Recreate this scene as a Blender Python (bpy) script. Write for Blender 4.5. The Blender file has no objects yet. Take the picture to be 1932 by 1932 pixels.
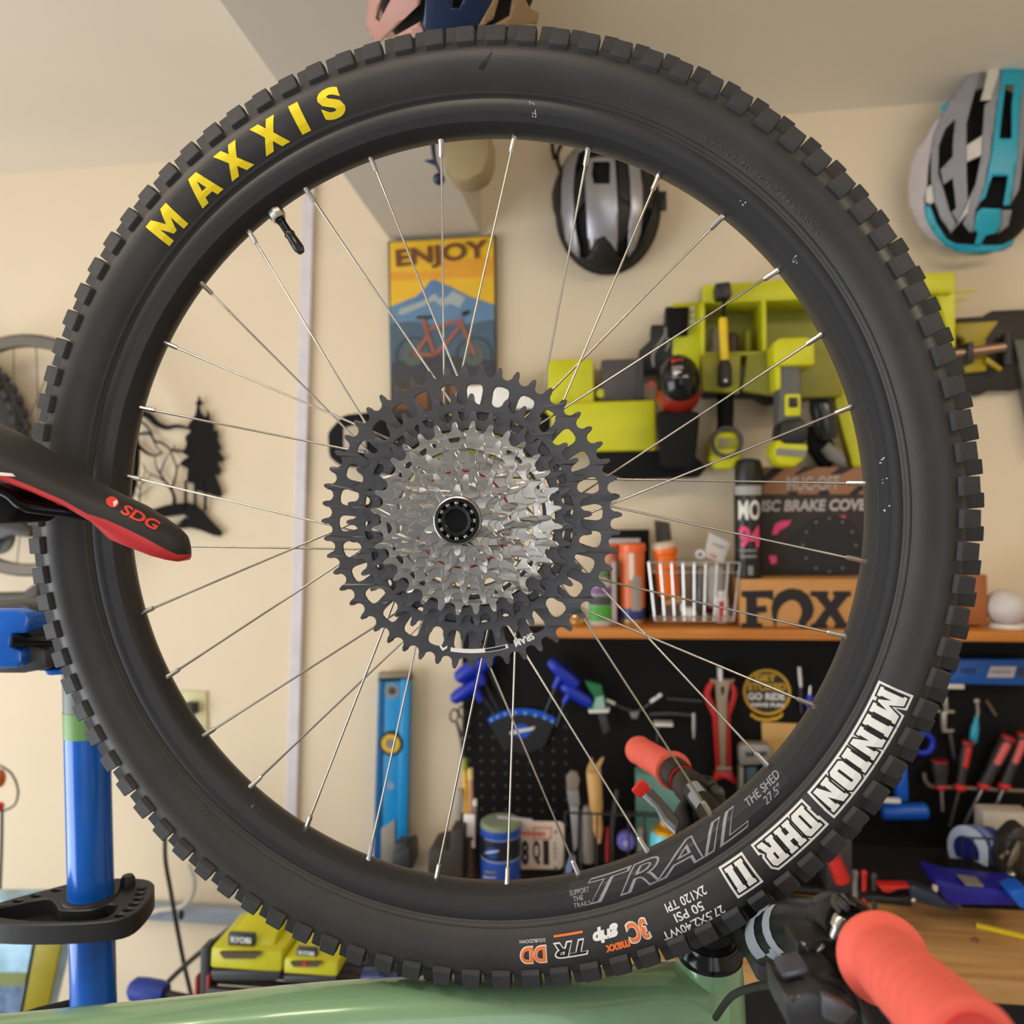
import bpy, bmesh, math, random
from math import sin, cos, pi, radians, sqrt, atan2, hypot
from mathutils import Vector, Matrix
from mathutils.bvhtree import BVHTree
random.seed(7)
sc = bpy.context.scene
COL = sc.collection

# ------------------------------------------------------------------ camera
F = 1500.0                                   # focal length in pixels of the 1932 frame
PITCH, ROLL = radians(1.0), radians(0.85)
CAM = Vector((0, 0, 1.65))
FW = Vector((0, cos(PITCH), -sin(PITCH)))
_R0, _U0 = Vector((1, 0, 0)), Vector((0, sin(PITCH), cos(PITCH)))
RT = _R0 * cos(ROLL) - _U0 * sin(ROLL)
UP = _R0 * sin(ROLL) + _U0 * cos(ROLL)
cam = bpy.data.cameras.new('camera'); camo = bpy.data.objects.new('camera', cam); COL.objects.link(camo)
camo.matrix_world = Matrix(((RT.x, UP.x, -FW.x, CAM.x), (RT.y, UP.y, -FW.y, CAM.y), (RT.z, UP.z, -FW.z, CAM.z), (0, 0, 0, 1)))
cam.sensor_width = 36; cam.lens = F / 1932 * 36; cam.clip_start = 0.01
cam.dof.use_dof = True; cam.dof.focus_distance = 0.585; cam.dof.aperture_fstop = 6.0
sc.camera = camo

# ------------------------------------------------------------------ light
sc.view_settings.view_transform = 'Standard'; sc.view_settings.look = 'None'
sc.view_settings.gamma = 1.0; sc.view_settings.use_curve_mapping = False
sc.view_settings.exposure = 0.0
w = bpy.data.worlds.new('world'); sc.world = w; w.use_nodes = True
w.node_tree.nodes['Background'].inputs[0].default_value = (0.95, 0.97, 1.0, 1)
w.node_tree.nodes['Background'].inputs[1].default_value = 0.25
def area(name, loc, target, sx, sy, energy, col):
    l = bpy.data.lights.new(name, 'AREA'); l.shape = 'RECTANGLE'; l.size = sx; l.size_y = sy; l.energy = energy; l.color = col
    o = bpy.data.objects.new(name, l); COL.objects.link(o); o.location = loc
    o.rotation_euler = (Vector(target) - Vector(loc)).to_track_quat('-Z', 'Y').to_euler()
    return o
area('garage_door_daylight', (-2.6, 0.1, 1.0), (0.0, 0.75, 2.0), 2.3, 1.8, 60, (0.92, 0.965, 1.0))
area('front_fill_light', (0.3, -2.4, 1.5), (0.0, 0.9, 1.45), 1.6, 1.8, 13, (0.96, 0.98, 1.0))  # added unseen fill behind the camera for front faces, not a door
area('ceiling_strip_light', (-0.6, 0.15, 2.30), (-0.5, 0.8, 1.2), 1.1, 0.16, 7, (1.0, 0.86, 0.68))
area('bench_strip_light', (1.15, 0.25, 2.30), (0.9, 1.1, 1.2), 0.9, 0.14, 6, (1.0, 0.84, 0.64))

# ------------------------------------------------------------------ helpers
def lin(c): return tuple(((v / 255) / 12.92 if v / 255 <= 0.04045 else ((v / 255 + 0.055) / 1.055) ** 2.4) for v in c)
_m = {}
def mat(name, rgb, rough=0.5, metal=0.0, var=0.06, scale=30.0, bump=0.0, bscale=200.0, coat=0.0, alpha=1.0, trans=0.0, spec=0.5):
    if name in _m: return _m[name]
    m = bpy.data.materials.new(name); m.use_nodes = True; nt = m.node_tree; b = nt.nodes['Principled BSDF']
    c = lin(rgb)
    b.inputs['Roughness'].default_value = rough; b.inputs['Metallic'].default_value = metal
    b.inputs['Coat Weight'].default_value = coat; b.inputs['Alpha'].default_value = alpha
    b.inputs['Transmission Weight'].default_value = trans
    b.inputs['Specular IOR Level'].default_value = spec
    tc = nt.nodes.new('ShaderNodeTexCoord')
    n = nt.nodes.new('ShaderNodeTexNoise'); n.inputs['Scale'].default_value = scale; n.inputs['Detail'].default_value = 4
    nt.links.new(tc.outputs['Object'], n.inputs['Vector'])
    r = nt.nodes.new('ShaderNodeValToRGB')
    r.color_ramp.elements[0].position = 0.3; r.color_ramp.elements[1].position = 0.7
    r.color_ramp.elements[0].color = (*[v * (1 - var) for v in c], 1); r.color_ramp.elements[1].color = (*[min(1, v * (1 + var)) for v in c], 1)
    nt.links.new(n.outputs['Fac'], r.inputs['Fac']); nt.links.new(r.outputs['Color'], b.inputs['Base Color'])
    if bump:
        n2 = nt.nodes.new('ShaderNodeTexNoise'); n2.inputs['Scale'].default_value = bscale; n2.inputs['Detail'].default_value = 3
        nt.links.new(tc.outputs['Object'], n2.inputs['Vector'])
        bp = nt.nodes.new('ShaderNodeBump'); bp.inputs['Strength'].default_value = bump; bp.inputs['Distance'].default_value = 0.002
        nt.links.new(n2.outputs['Fac'], bp.inputs['Height']); nt.links.new(bp.outputs['Normal'], b.inputs['Normal'])
    _m[name] = m
    return m
def wood(name, a, b_, scale=6.0, rough=0.45, axis='X'):
    if name in _m: return _m[name]
    m = bpy.data.materials.new(name); m.use_nodes = True; nt = m.node_tree; b = nt.nodes['Principled BSDF']
    b.inputs['Roughness'].default_value = rough
    tc = nt.nodes.new('ShaderNodeTexCoord'); mp = nt.nodes.new('ShaderNodeMapping')
    mp.inputs['Scale'].default_value = (scale * .15, scale * 2.2, scale * 2.2) if axis == 'X' else (scale * 2.2, scale * .15, scale * 2.2)
    n = nt.nodes.new('ShaderNodeTexNoise'); n.inputs['Scale'].default_value = 4; n.inputs['Detail'].default_value = 8; n.inputs['Distortion'].default_value = .6
    r = nt.nodes.new('ShaderNodeValToRGB'); r.color_ramp.elements[0].position = .35; r.color_ramp.elements[1].position = .68
    r.color_ramp.elements[0].color = (*lin(a), 1); r.color_ramp.elements[1].color = (*lin(b_), 1)
    nt.links.new(tc.outputs['Object'], mp.inputs['Vector']); nt.links.new(mp.outputs['Vector'], n.inputs['Vector'])
    nt.links.new(n.outputs['Fac'], r.inputs['Fac']); nt.links.new(r.outputs['Color'], b.inputs['Base Color'])
    _m[name] = m
    return m

def thing(name, label, cat, M=None, group=None):
    o = bpy.data.objects.new(name, None); COL.objects.link(o); o.empty_display_size = 0.02
    if M is not None: o.matrix_world = M
    o['label'] = label; o['category'] = cat
    if group: o['group'] = group
    return o
def mobj(name, me, m, parent=None, smooth=None, label=None):
    o = bpy.data.objects.new(name, me); COL.objects.link(o)
    if m is not None and not me.materials: me.materials.append(m)
    if parent is not None: o.parent = parent
    if smooth is not None: shade(me, smooth)
    if label: o['label'] = label
    return o
def shade(me, ang):
    me.polygons.foreach_set('use_smooth', [True] * len(me.polygons))
    bm = bmesh.new(); bm.from_mesh(me)
    for e in bm.edges:
        if len(e.link_faces) == 2 and e.calc_face_angle(0) > radians(ang): e.smooth = False
        else: e.smooth = True
    bm.to_mesh(me); bm.free()
class B:
    """collects shapes into one mesh"""
    def __init__(s, M=None): s.v = []; s.f = []; s.M = M
    def add(s, vs, fs):
        k = len(s.v)
        s.v += [Vector(p) for p in vs]
        s.f += [tuple(i + k for i in f) for f in fs]
        return s
    def box(s, x0, y0, z0, x1, y1, z1, M=None):
        vs = [Vector(p) for p in ((x0, y0, z0), (x1, y0, z0), (x1, y1, z0), (x0, y1, z0), (x0, y0, z1), (x1, y0, z1), (x1, y1, z1), (x0, y1, z1))]
        if M: vs = [M @ p for p in vs]
        return s.add(vs, [(3, 2, 1, 0), (4, 5, 6, 7), (0, 1, 5, 4), (1, 2, 6, 5), (2, 3, 7, 6), (3, 0, 4, 7)])
    def prism(s, pts, z0, z1):
        n = len(pts)
        a = sum(pts[i][0] * pts[(i + 1) % n][1] - pts[(i + 1) % n][0] * pts[i][1] for i in range(n))
        if a < 0: pts = pts[::-1]
        vs = [(p[0], p[1], z0) for p in pts] + [(p[0], p[1], z1) for p in pts]
        return s.add(vs, [tuple(range(n - 1, -1, -1)), tuple(range(n, 2 * n))] + [(i, (i + 1) % n, n + (i + 1) % n, n + i) for i in range(n)])
    def loft(s, rings, caps=True, closed=True):
        n = len(rings[0]); vs = [p for r in rings for p in r]; fs = []
        for j in range(len(rings) - 1):
            for i in range(n if closed else n - 1):
                fs.append((j * n + i, j * n + (i + 1) % n, (j + 1) * n + (i + 1) % n, (j + 1) * n + i))
        if caps:
            fs.append(tuple(range(n - 1, -1, -1))); fs.append(tuple((len(rings) - 1) * n + i for i in range(n)))
        return s.add(vs, fs)
    def lathe(s, A, Bp, prof, seg=24, caps=True):
        """prof: (radius, t) along A->Bp"""
        A = Vector(A); Bp = Vector(Bp); ax = (Bp - A); L = ax.length; ax = ax / L
        x = ax.orthogonal().normalized(); y = ax.cross(x)
        rings = []
        for r, t in prof:
            c = A + ax * (L * t); r = max(r, 1e-5)
            rings.append([c + x * (r * cos(2 * pi * i / seg)) + y * (r * sin(2 * pi * i / seg)) for i in range(seg)])
        return s.loft(rings, caps)
    def tube(s, path, r, seg=8, caps=True):
        P = [Vector(p) for p in path]; rings = []; up = None
        for i, p in enumerate(P):
            d = (P[min(i + 1, len(P) - 1)] - P[max(i - 1, 0)]).normalized()
            if up is None: x = d.orthogonal().normalized()
            else: x = (up - d * up.dot(d)).normalized()
            up = x; y = d.cross(x)
            rr = r[i] if isinstance(r, (list, tuple)) else r
            if not isinstance(rr, (list, tuple)): rr = (rr, rr)
            rings.append([p + x * (rr[0] * cos(2 * pi * k / seg)) + y * (rr[1] * sin(2 * pi * k / seg)) for k in range(seg)])
        return s.loft(rings, caps)
    def ell(s, c, rx, ry, rz, nu=20, nv=12):
        c = Vector(c); rings = []
        for j in range(nv + 1):
            t = -pi / 2 + pi * j / nv; k = max(cos(t), 1e-3)
            rings.append([c + Vector((rx * k * cos(2 * pi * i / nu), ry * k * sin(2 * pi * i / nu), rz * sin(t))) for i in range(nu)])
        return s.loft(rings)
    def mesh(s, name='m', bev=0.0, seg=2, bang=35):
        me = bpy.data.meshes.new(name); me.from_pydata([tuple(p) for p in s.v], [], s.f); me.validate()
        bm = bmesh.new(); bm.from_mesh(me)
        bmesh.ops.recalc_face_normals(bm, faces=bm.faces)
        if bev:
            es = [e for e in bm.edges if len(e.link_faces) == 2 and e.calc_face_angle(0) > radians(bang)]
            if es: bmesh.ops.bevel(bm, geom=es, offset=bev, segments=seg, profile=.5, affect='EDGES', clamp_overlap=True)
        bm.to_mesh(me); bm.free()
        return me
def part(name, b, m, parent, bev=0.0, smooth=32, label=None):
    return mobj(name, b.mesh(name, bev), m, parent, smooth, label)
def cr(pts, n=6, closed=False):
    """Catmull-Rom through pts"""
    P = [Vector(p) for p in pts]; out = []; N = len(P)
    rng = range(N) if closed else range(N - 1)
    for i in rng:
        if closed: a, b, c, d = P[i - 1], P[i], P[(i + 1) % N], P[(i + 2) % N]
        else: a, b, c, d = P[max(i - 1, 0)], P[i], P[i + 1], P[min(i + 2, N - 1)]
        for k in range(n):
            t = k / n
            out.append(0.5 * ((2 * b) + (c - a) * t + (2 * a - 5 * b + 4 * c - d) * t * t + (3 * b - a - 3 * c + d) * t ** 3))
    if not closed: out.append(P[-1])
    return out
def plate(outer, holes, z0, z1, bevel=0.0, name='plate'):
    """flat plate with holes -> mesh"""
    cu = bpy.data.curves.new('t', 'CURVE'); cu.dimensions = '2D'; cu.fill_mode = 'BOTH'
    cu.extrude = max((z1 - z0) / 2 - bevel, 0); cu.bevel_depth = bevel; cu.bevel_resolution = 0
    if bevel: cu.offset = -bevel
    for loop in [outer] + holes:
        sp = cu.splines.new('POLY'); sp.points.add(len(loop) - 1); sp.use_cyclic_u = True
        for i, p in enumerate(loop): sp.points[i].co = (p[0], p[1], 0, 1)
    ob = bpy.data.objects.new('t', cu)
    me = bpy.data.meshes.new_from_object(ob); me.name = name
    me.transform(Matrix.Translation((0, 0, (z0 + z1) / 2)))
    bm = bmesh.new(); bm.from_mesh(me); bmesh.ops.remove_doubles(bm, verts=bm.verts, dist=1e-6)
    bmesh.ops.recalc_face_normals(bm, faces=bm.faces); bm.to_mesh(me); bm.free()
    bpy.data.objects.remove(ob); bpy.data.curves.remove(cu)
    me.materials.clear()
    return me
def circ(cx, cy, r, n=20, ry=None): return [(cx + r * cos(2 * pi * i / n), cy + (ry or r) * sin(2 * pi * i / n)) for i in range(n)]
def rrect(x0, y0, x1, y1, r, n=4):
    o = []
    for cx, cy, a in ((x1 - r, y0 + r, -pi / 2), (x1 - r, y1 - r, 0), (x0 + r, y1 - r, pi / 2), (x0 + r, y0 + r, pi)):
        for i in range(n + 1): o.append((cx + r * cos(a + pi / 2 * i / n), cy + r * sin(a + pi / 2 * i / n)))
    return o
def text2d(body, size=1.0, bold=0.0, shear=0.0, space=1.0):
    """flat text mesh, returned as (bmesh-ready mesh, width) centred in x, baseline at 0"""
    cu = bpy.data.curves.new('t', 'FONT'); cu.body = body; cu.size = size; cu.offset = bold * size; cu.shear = shear
    cu.space_character = space; cu.fill_mode = 'FRONT'; cu.resolution_u = 4; cu.align_x = 'LEFT'
    ob = bpy.data.objects.new('t', cu)
    me = bpy.data.meshes.new_from_object(ob)
    bpy.data.objects.remove(ob); bpy.data.curves.remove(cu); me.materials.clear()
    bm = bmesh.new(); bm.from_mesh(me); bmesh.ops.remove_doubles(bm, verts=bm.verts, dist=1e-5 * size); bm.to_mesh(me); bm.free()
    return me
def fit2d(me, w, h, cx=0.0, cy=0.0):
    """scale a flat mesh to a w x h box centred on cx, cy"""
    xs = [v.co.x for v in me.vertices]; ys = [v.co.y for v in me.vertices]
    x0, x1, y0, y1 = min(xs), max(xs), min(ys), max(ys)
    sx = w / max(x1 - x0, 1e-9) if w else h / (y1 - y0); sy = h / max(y1 - y0, 1e-9) if h else sx
    for v in me.vertices: v.co = ((v.co.x - (x0 + x1) / 2) * sx + cx, (v.co.y - (y0 + y1) / 2) * sy + cy, 0)
    return me
def slice2d(me, dx=None, dy=None):
    bm = bmesh.new(); bm.from_mesh(me)
    for ax, d in ((0, dx), (1, dy)):
        if not d: continue
        lo = min(v.co[ax] for v in bm.verts); hi = max(v.co[ax] for v in bm.verts); k = math.ceil(lo / d) * d
        while k < hi:
            no = Vector((1, 0, 0)) if ax == 0 else Vector((0, 1, 0))
            bmesh.ops.bisect_plane(bm, geom=bm.verts[:] + bm.edges[:] + bm.faces[:], plane_co=no * k, plane_no=no, dist=1e-7)
            k += d
    bm.to_mesh(me); bm.free()
    return me
def remap(me, fn):
    for v in me.vertices: v.co = fn(v.co.x, v.co.y)
    me.update()
    return me

def P(px, py, d):
    """pixel and depth along the optical axis -> world point"""
    return CAM + (FW + RT * ((px - 966) / F) + UP * ((966 - py) / F)) * d
def ray(px, py): return FW + RT * ((px - 966) / F) + UP * ((966 - py) / F)
def proj(p):
    q = Vector(p) - CAM; d = q.dot(FW); return (966 + F * q.dot(RT) / d, 966 - F * q.dot(UP) / d, d)

# wall frame: x along the wall to the right, y up, z out of the wall
YAW = radians(7.7); WD = 1.72
WU = Vector((cos(YAW), -sin(YAW), 0)); WN = Vector((-sin(YAW), -cos(YAW), 0)); WO = Vector((0, WD, CAM.z))
WALL = Matrix(((WU.x, 0, WN.x, WO.x), (WU.y, 0, WN.y, WO.y), (WU.z, 1, WN.z, WO.z), (0, 0, 0, 1)))
def WP(px, py, z=0.0):
    r = ray(px, py); t = ((WO + WN * z) - CAM).dot(WN) / r.dot(WN); p = CAM + r * t - WO
    return p.dot(WU), p.z
def HP(px, py, zw):
    """pixel on the horizontal plane at world height zw -> wall coords (u, out)"""
    r = ray(px, py); t = (zw - CAM.z) / r.z; p = CAM + r * t - WO
    return p.dot(WU), p.dot(WN)
def zz(x0, y0, k, pts): return [(x0 + p[0] / k, y0 + p[1] / k, *p[2:]) for p in pts]

class W:
    """a thing in the wall frame, authored from where it stands"""
    def __init__(s, name, label, cat, px, py, z=0.0, group=None):
        s.z = z; s.u, s.v = WP(px, py, z); s.px = px; s.py = py
        s.s = abs(WP(px + 1, py, z)[0] - s.u)      # metres per pixel here
        s.e = thing(name, label, cat, WALL @ Matrix.Translation((s.u, s.v, z)), group)
    def L(s, px, py, z=0.0):
        u, v = WP(px, py, s.z + z); return (u - s.u, v - s.v)
    def pts(s, lst, z): return [s.L(p[0], p[1], z) for p in lst]
    def rect(s, x0, y0, x1, y1, z):
        cx, cy = (x0 + x1) / 2, (y0 + y1) / 2
        return s.L(x0, cy, z)[0], s.L(cx, y1, z)[1], s.L(x1, cy, z)[0], s.L(cx, y0, z)[1]
    def poly(s, name, pts, z0, z1, m, bev=0.0, parent=None, label=None, smooth=32):
        return part(name, B().prism(s.pts(pts, z1), z0, z1), m, parent or s.e, bev, smooth, label)
    def box(s, name, x0, y0, x1, y1, z0, z1, m, bev=0.0, rot=0, parent=None, label=None, r=0.0):
        a, b, c, d = s.rect(x0, y0, x1, y1, z1); q = rrect(a, b, c, d, r) if r else [(a, b), (c, b), (c, d), (a, d)]
        if rot:
            cx, cy = (a + c) / 2, (b + d) / 2; k = radians(rot)
            q = [(cx + (x - cx) * cos(k) - (y - cy) * sin(k), cy + (x - cx) * sin(k) + (y - cy) * cos(k)) for x, y in q]
        return part(name, B().prism(q, z0, z1), m, parent or s.e, bev, 32, label)
    def cyl(s, name, cx, cy, r, z0, z1, m, bev=0.0, parent=None, seg=24, label=None):
        x, y = s.L(cx, cy, z1); return part(name, B().prism(circ(x, y, r * s.s, seg), z0, z1), m, parent or s.e, bev, 32, label)
    def ring(s, name, cx, cy, r, R, z0, z1, m, parent=None, seg=28):
        x, y = s.L(cx, cy, z1); return mobj(name, plate(circ(x, y, R * s.s, seg), [circ(x, y, r * s.s, seg)], z0, z1), m, parent or s.e, 40)
    def vl(s, name, cx, zc, prof, m, parent=None, seg=24, label=None):
        """upright turned shape; prof: (radius px, pixel y)"""
        x = s.L(cx, prof[0][1], zc)[0]; y0 = s.L(cx, prof[0][1], zc)[1]; y1 = s.L(cx, prof[-1][1], zc)[1]
        b = B().lathe((x, y0, zc), (x, y1, zc), [(r * s.s, (s.L(cx, py, zc)[1] - y0) / (y1 - y0)) for r, py in prof], seg)
        return part(name, b, m, parent or s.e, 0, 32, label)
    def al(s, name, a, b_, prof, m, parent=None, seg=16, label=None):
        """turned shape between two points (px, py, z); prof: (radius px, t)"""
        A = (*s.L(a[0], a[1], a[2]), a[2]); C = (*s.L(b_[0], b_[1], b_[2]), b_[2])
        return part(name, B().lathe(A, C, [(r * s.s, t) for r, t in prof], seg), m, parent or s.e, 0, 32, label)
    def tube(s, name, path, r, m, parent=None, seg=8, smooth=True, n=5, label=None):
        Q = [(*s.L(p[0], p[1], p[2]), p[2]) for p in path]
        if smooth and len(Q) > 2: Q = cr(Q, n)
        rr = r
        if isinstance(r, (list, tuple)):
            k = len(Q); rr = [r[0] + (r[1] - r[0]) * i / (k - 1) for i in range(k)]
        return part(name, B().tube(Q, rr, seg), m, parent or s.e, 0, 40, label)
    def ell(s, name, cx, cy, z, rx, ry, rz, m, parent=None, label=None):
        x, y = s.L(cx, cy, z); return part(name, B().ell((x, y, z), rx * s.s, ry * s.s, rz), m, parent or s.e, 0, 60, label)
    def text(s, name, body, cx, cy, wpx, hpx, z, m, bold=0.0, rot=0, shear=0.0, parent=None, space=1.0):
        me = fit2d(text2d(body, 1, bold, shear, space), wpx * s.s if wpx else None, hpx * s.s if hpx else None)
        x, y = s.L(cx, cy, z); me.transform(Matrix.Translation((x, y, z)) @ Matrix.Rotation(radians(rot), 4, 'Z'))
        return mobj(name, me, m, parent or s.e)
    def bars(s, name, cx, cy, wpx, hpx, z, m, n=5, rot=0, parent=None):
        """a line of print too small to read"""
        b = B(); x, y = s.L(cx, cy, z); W_, H_ = wpx * s.s, hpx * s.s
        for i in range(n):
            xa = -W_ / 2 + W_ * i / n; hh = H_ * (.7 + .3 * ((i * 7) % 3) / 2)
            b.prism([(xa, -hh / 2), (xa + W_ / n * .72, -hh / 2), (xa + W_ / n * .72, hh / 2), (xa, hh / 2)], z - .0004, z)
        k = radians(rot); b.v = [Vector((x + p.x * cos(k) - p.y * sin(k), y + p.x * sin(k) + p.y * cos(k), p.z)) for p in b.v]
        return part(name, b, m, parent or s.e)
    def flat(s, name, pts, z, m, parent=None, t=0.0008):
        return part(name, B().prism(s.pts(pts, z), z - t, z), m, parent or s.e)
    def dome(s, name, pts, c, rx, ry, rz, off, m, parent=None, holes=(), thick=0.004):
        """a shell patch: outline in pixels laid on an ellipsoid centred at pixel c"""
        cx, cy = s.L(c[0], c[1], rz * .35)
        me = plate(pts, list(holes), 0, 0); slice2d(me, 8.0, 8.0)
        RX, RY = rx * s.s, ry * s.s
        def fn(px, py):
            z_ = rz * .5
            for _ in range(6):
                x, y = s.L(px, py, z_); a, b = (x - cx) / RX, (y - cy) / RY; q = a * a + b * b
                if q > .97: k = sqrt(.97 / q); a *= k; b *= k; q = .97
                z_ = .5 * z_ + .5 * rz * sqrt(1 - q)
            n = Vector((a / RX, b / RY, sqrt(1 - q) / rz)).normalized()
            return Vector((cx + a * RX, cy + b * RY, rz * sqrt(1 - q))) + n * off
        remap(me, fn)
        o = mobj(name, me, m, parent or s.e, 50)
        md = o.modifiers.new('solid', 'SOLIDIFY'); md.thickness = thick; md.offset = 0
        return o
# ------------------------------------------------------------------ shared materials
BLACK = mat('black_plastic', (26, 26, 28), .45); MBLACK = mat('matte_black', (17, 17, 18), .8, spec=.25)
STEEL = mat('steel', (200, 198, 195), .28, 1.0); CHROME = mat('chrome_wire', (225, 225, 225), .18, 1.0)
WHITE = mat('white_plastic', (232, 230, 226), .45); DGREY = mat('dark_grey', (58, 58, 62), .5); GREY = mat('grey_plastic', (128, 126, 124), .5)
LIME = mat('lime_plastic', (205, 205, 22), .42, var=.04); LIMED = mat('olive_lime', (150, 148, 24), .45)
BLUE = mat('tool_blue', (18, 92, 200), .38); DBLUE = mat('deep_blue', (16, 44, 175), .42); CYAN = mat('cyan_blue', (24, 150, 205), .4)
RED = mat('tool_red', (205, 40, 36), .42); DRED = mat('dark_red', (150, 22, 20), .45); YELLOW = mat('yellow', (238, 196, 28), .45)
KRAFT = mat('kraft_card', (196, 142, 84), .8, bump=.1); PINK = mat('pink_print', (232, 62, 122), .5); ORANGE = mat('orange_plastic', (250, 118, 20), .35)
PRINTW = mat('white_print', (228, 226, 222), .5); PRINTK = mat('black_print', (22, 20, 20), .6)
TAN = mat('tan_wood', (205, 160, 98), .55, var=.12)
# ------------------------------------------------------------------ room
def struct(name, b, m, bev=0): 
    o = mobj(name, b.mesh(name, bev), m); o['kind'] = 'structure'; return o
CREAM = mat('cream_wall_paint', (228, 211, 184), .75, var=.035, scale=3.0, bump=.08, bscale=90)
CEIL = mat('cream_ceiling_paint', (234, 224, 208), .8, var=.03, scale=2.5, bump=.1, bscale=70)
VC = (WP(150, 321)[1] + WP(1635, 200)[1]) / 2                     # ceiling height above the camera
wl = B().box(-3.2, -1.65, -.1, 2.6, VC, 0); ob = struct('wall_back', wl, CREAM); ob.matrix_world = WALL
cl = B().box(-3.2, VC, -.1, 2.6, VC + .1, 4.6); ob = struct('ceiling', cl, CEIL); ob.matrix_world = WALL
fl = B().box(-3.2, -1.7, -.1, 2.6, -1.65, 4.6); ob = struct('floor', fl, mat('concrete', (150, 145, 138), .8, var=.12, scale=5)); ob.matrix_world = WALL
sw = B().box(2.5, -1.65, 0, 2.6, VC, 4.6); ob = struct('wall_right', sw, CREAM); ob.matrix_world = WALL
sw = B().box(-3.2, -1.65, 0, -3.1, VC, 2.6); ob = struct('wall_left', sw, CREAM); ob.matrix_world = WALL
# boxed beam that runs along the ceiling to the wall
VS = WP(820, 447)[1]
q = [WP(735, 450)[0], WP(908, 440)[0]]
def onv(px, py):
    u, z_ = HP(px, py, CAM.z + VS); return Vector((u, z_))
L0, R0_ = Vector((q[0], 0)), Vector((q[1], 0)); L1, R1 = onv(415, 0), onv(694, 0)
L2 = L0 + (L1 - L0) * 2.2; R2 = R0_ + (R1 - R0_) * 2.2
bb = B(); ring = lambda a, b, v: None
vs = []
for v in (VS, VC + .01):
    for p in (L0, R0_, R2, L2): vs.append((p.x, v, p.y))
bb.add(vs, [(0, 1, 2, 3), (7, 6, 5, 4), (0, 4, 5, 1), (1, 5, 6, 2), (2, 6, 7, 3), (3, 7, 4, 0)])
ob = struct('trim_1', bb, mat('beam_paint', (214, 206, 194), .8, var=.03, scale=4)); ob.matrix_world = WALL
# pale strip running down the wall
tw = [WP(576, 330), WP(592, 330), WP(562, 1600), WP(541, 1600)]
dx0 = (tw[0][0] - tw[3][0]) / (tw[0][1] - tw[3][1])
def strx(base, v): return base + dx0 * (v - tw[3][1])
pts = [(strx(tw[3][0], VC), VC), (strx(tw[2][0], VC), VC), (strx(tw[2][0], -1.6), -1.6), (strx(tw[3][0], -1.6), -1.6)]
ob = struct('trim_2', B().prism(pts, 0, .014), mat('pale_strip', (214, 208, 214), .55), .002); ob.matrix_world = WALL
# grey pipe along the foot of the wall
v0 = WP(400, 1703)[1]; v1 = WP(400, 1732)[1]
ob = struct('baseboard_back', B().prism([(-3, v1), (-.35, v1), (-.35, v0), (-3, v0)], 0, .03), mat('blue_grey_trim', (150, 160, 176), .5), .006); ob.matrix_world = WALL
# ------------------------------------------------------------------ the wheel
ax_, ay_ = radians(2.16), radians(7.175)
def camv(x, y, z): return RT * x - UP * y + FW * z
cxx, sxx, cyy, syy = cos(ax_), sin(ax_), cos(ay_), sin(ay_)
ex = Vector((cyy, 0, -syy)); ey = Vector((syy * sxx, cxx, cyy * sxx)); ez = Vector((syy * cxx, -sxx, cyy * cxx))
lx = camv(*ex); ly = -camv(*ey); lz = -camv(*ez); wc = CAM + camv(-.02791, .00316, .59365)
WM = Matrix(((lx.x, ly.x, lz.x, wc.x), (lx.y, ly.y, lz.y, wc.y), (lx.z, ly.z, lz.z, wc.z), (0, 0, 0, 1)))
wheel = thing('bicycle_wheel', 'large mountain bike wheel with knobby black tire and silver cassette, propped on the green frame', 'wheel', WM)
RUB = mat('tire_rubber', (50, 49, 50), .46, var=.16, scale=22, bump=.06, bscale=600, spec=.45)
KNB = mat('knob_rubber', (56, 56, 59), .6, var=.14, scale=90, bump=.15, bscale=900, spec=.35)
RIM = mat('rim_black', (46, 46, 49), .38, var=.05, scale=40, spec=.4)
def spin(prof, seg=160, closed=True):
    b = B(); rings = []
    for r, z_ in prof: rings.append([(r * cos(2 * pi * i / seg), r * sin(2 * pi * i / seg), z_) for i in range(seg)])
    b.loft(rings, caps=False)
    if closed:
        n = seg; k = len(prof) - 1
        b.f += [(k * n + i, k * n + (i + 1) % n, (i + 1) % n, i) for i in range(n)]
    return b
SIDE = [(.2965, .0150), (.2985, .0172), (.3020, .0195), (.3045, .0217), (.309, .0250), (.317, .0285), (.325, .0290), (.3315, .0268), (.3355, .0225), (.3395, .0150), (.342, .007)]
half = SIDE + [(.3425, 0)]
prof = half + [(r, -z_) for r, z_ in SIDE[::-1]] + [(.300, -.011), (.300, .011)]
tire = part('tire', spin(prof, 192), RUB, wheel, 0, 60)
# ridge line where the tire leaves the rim
part('bead_ridge', spin([(.2992, .0176), (.3003, .0196), (.3018, .0202), (.3025, .0192), (.3010, .0178)], 160), RUB, tire, 0, 60)
NK = 96
kp = [(.3285, .0272), (.3310, .0308), (.3432, .0272), (.3447, .0168), (.3345, .0160)]
def knob_mesh(kp, wb, wt):
    b = B(); vs = []
    rm = min(p[0] for p in kp); rM = max(p[0] for p in kp)
    for sgn in (-1, 1):
        for r, z_ in kp:
            t = (r - rm) / (rM - rm); wd = wb + (wt - wb) * t
            vs.append((r, sgn * wd, z_))
    n = len(kp)
    b.add(vs, [tuple(range(n)), tuple(range(2 * n - 1, n - 1, -1))] + [(i, (i + 1) % n, n + (i + 1) % n, n + i) for i in range(n)])
    me = b.mesh('knob', .0005, 1); shade(me, 25); me.materials.append(KNB)
    return me
km = knob_mesh(kp, .0068, .0058); kmf = knob_mesh([(r, -z_) for r, z_ in kp], .0068, .0058)
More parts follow.
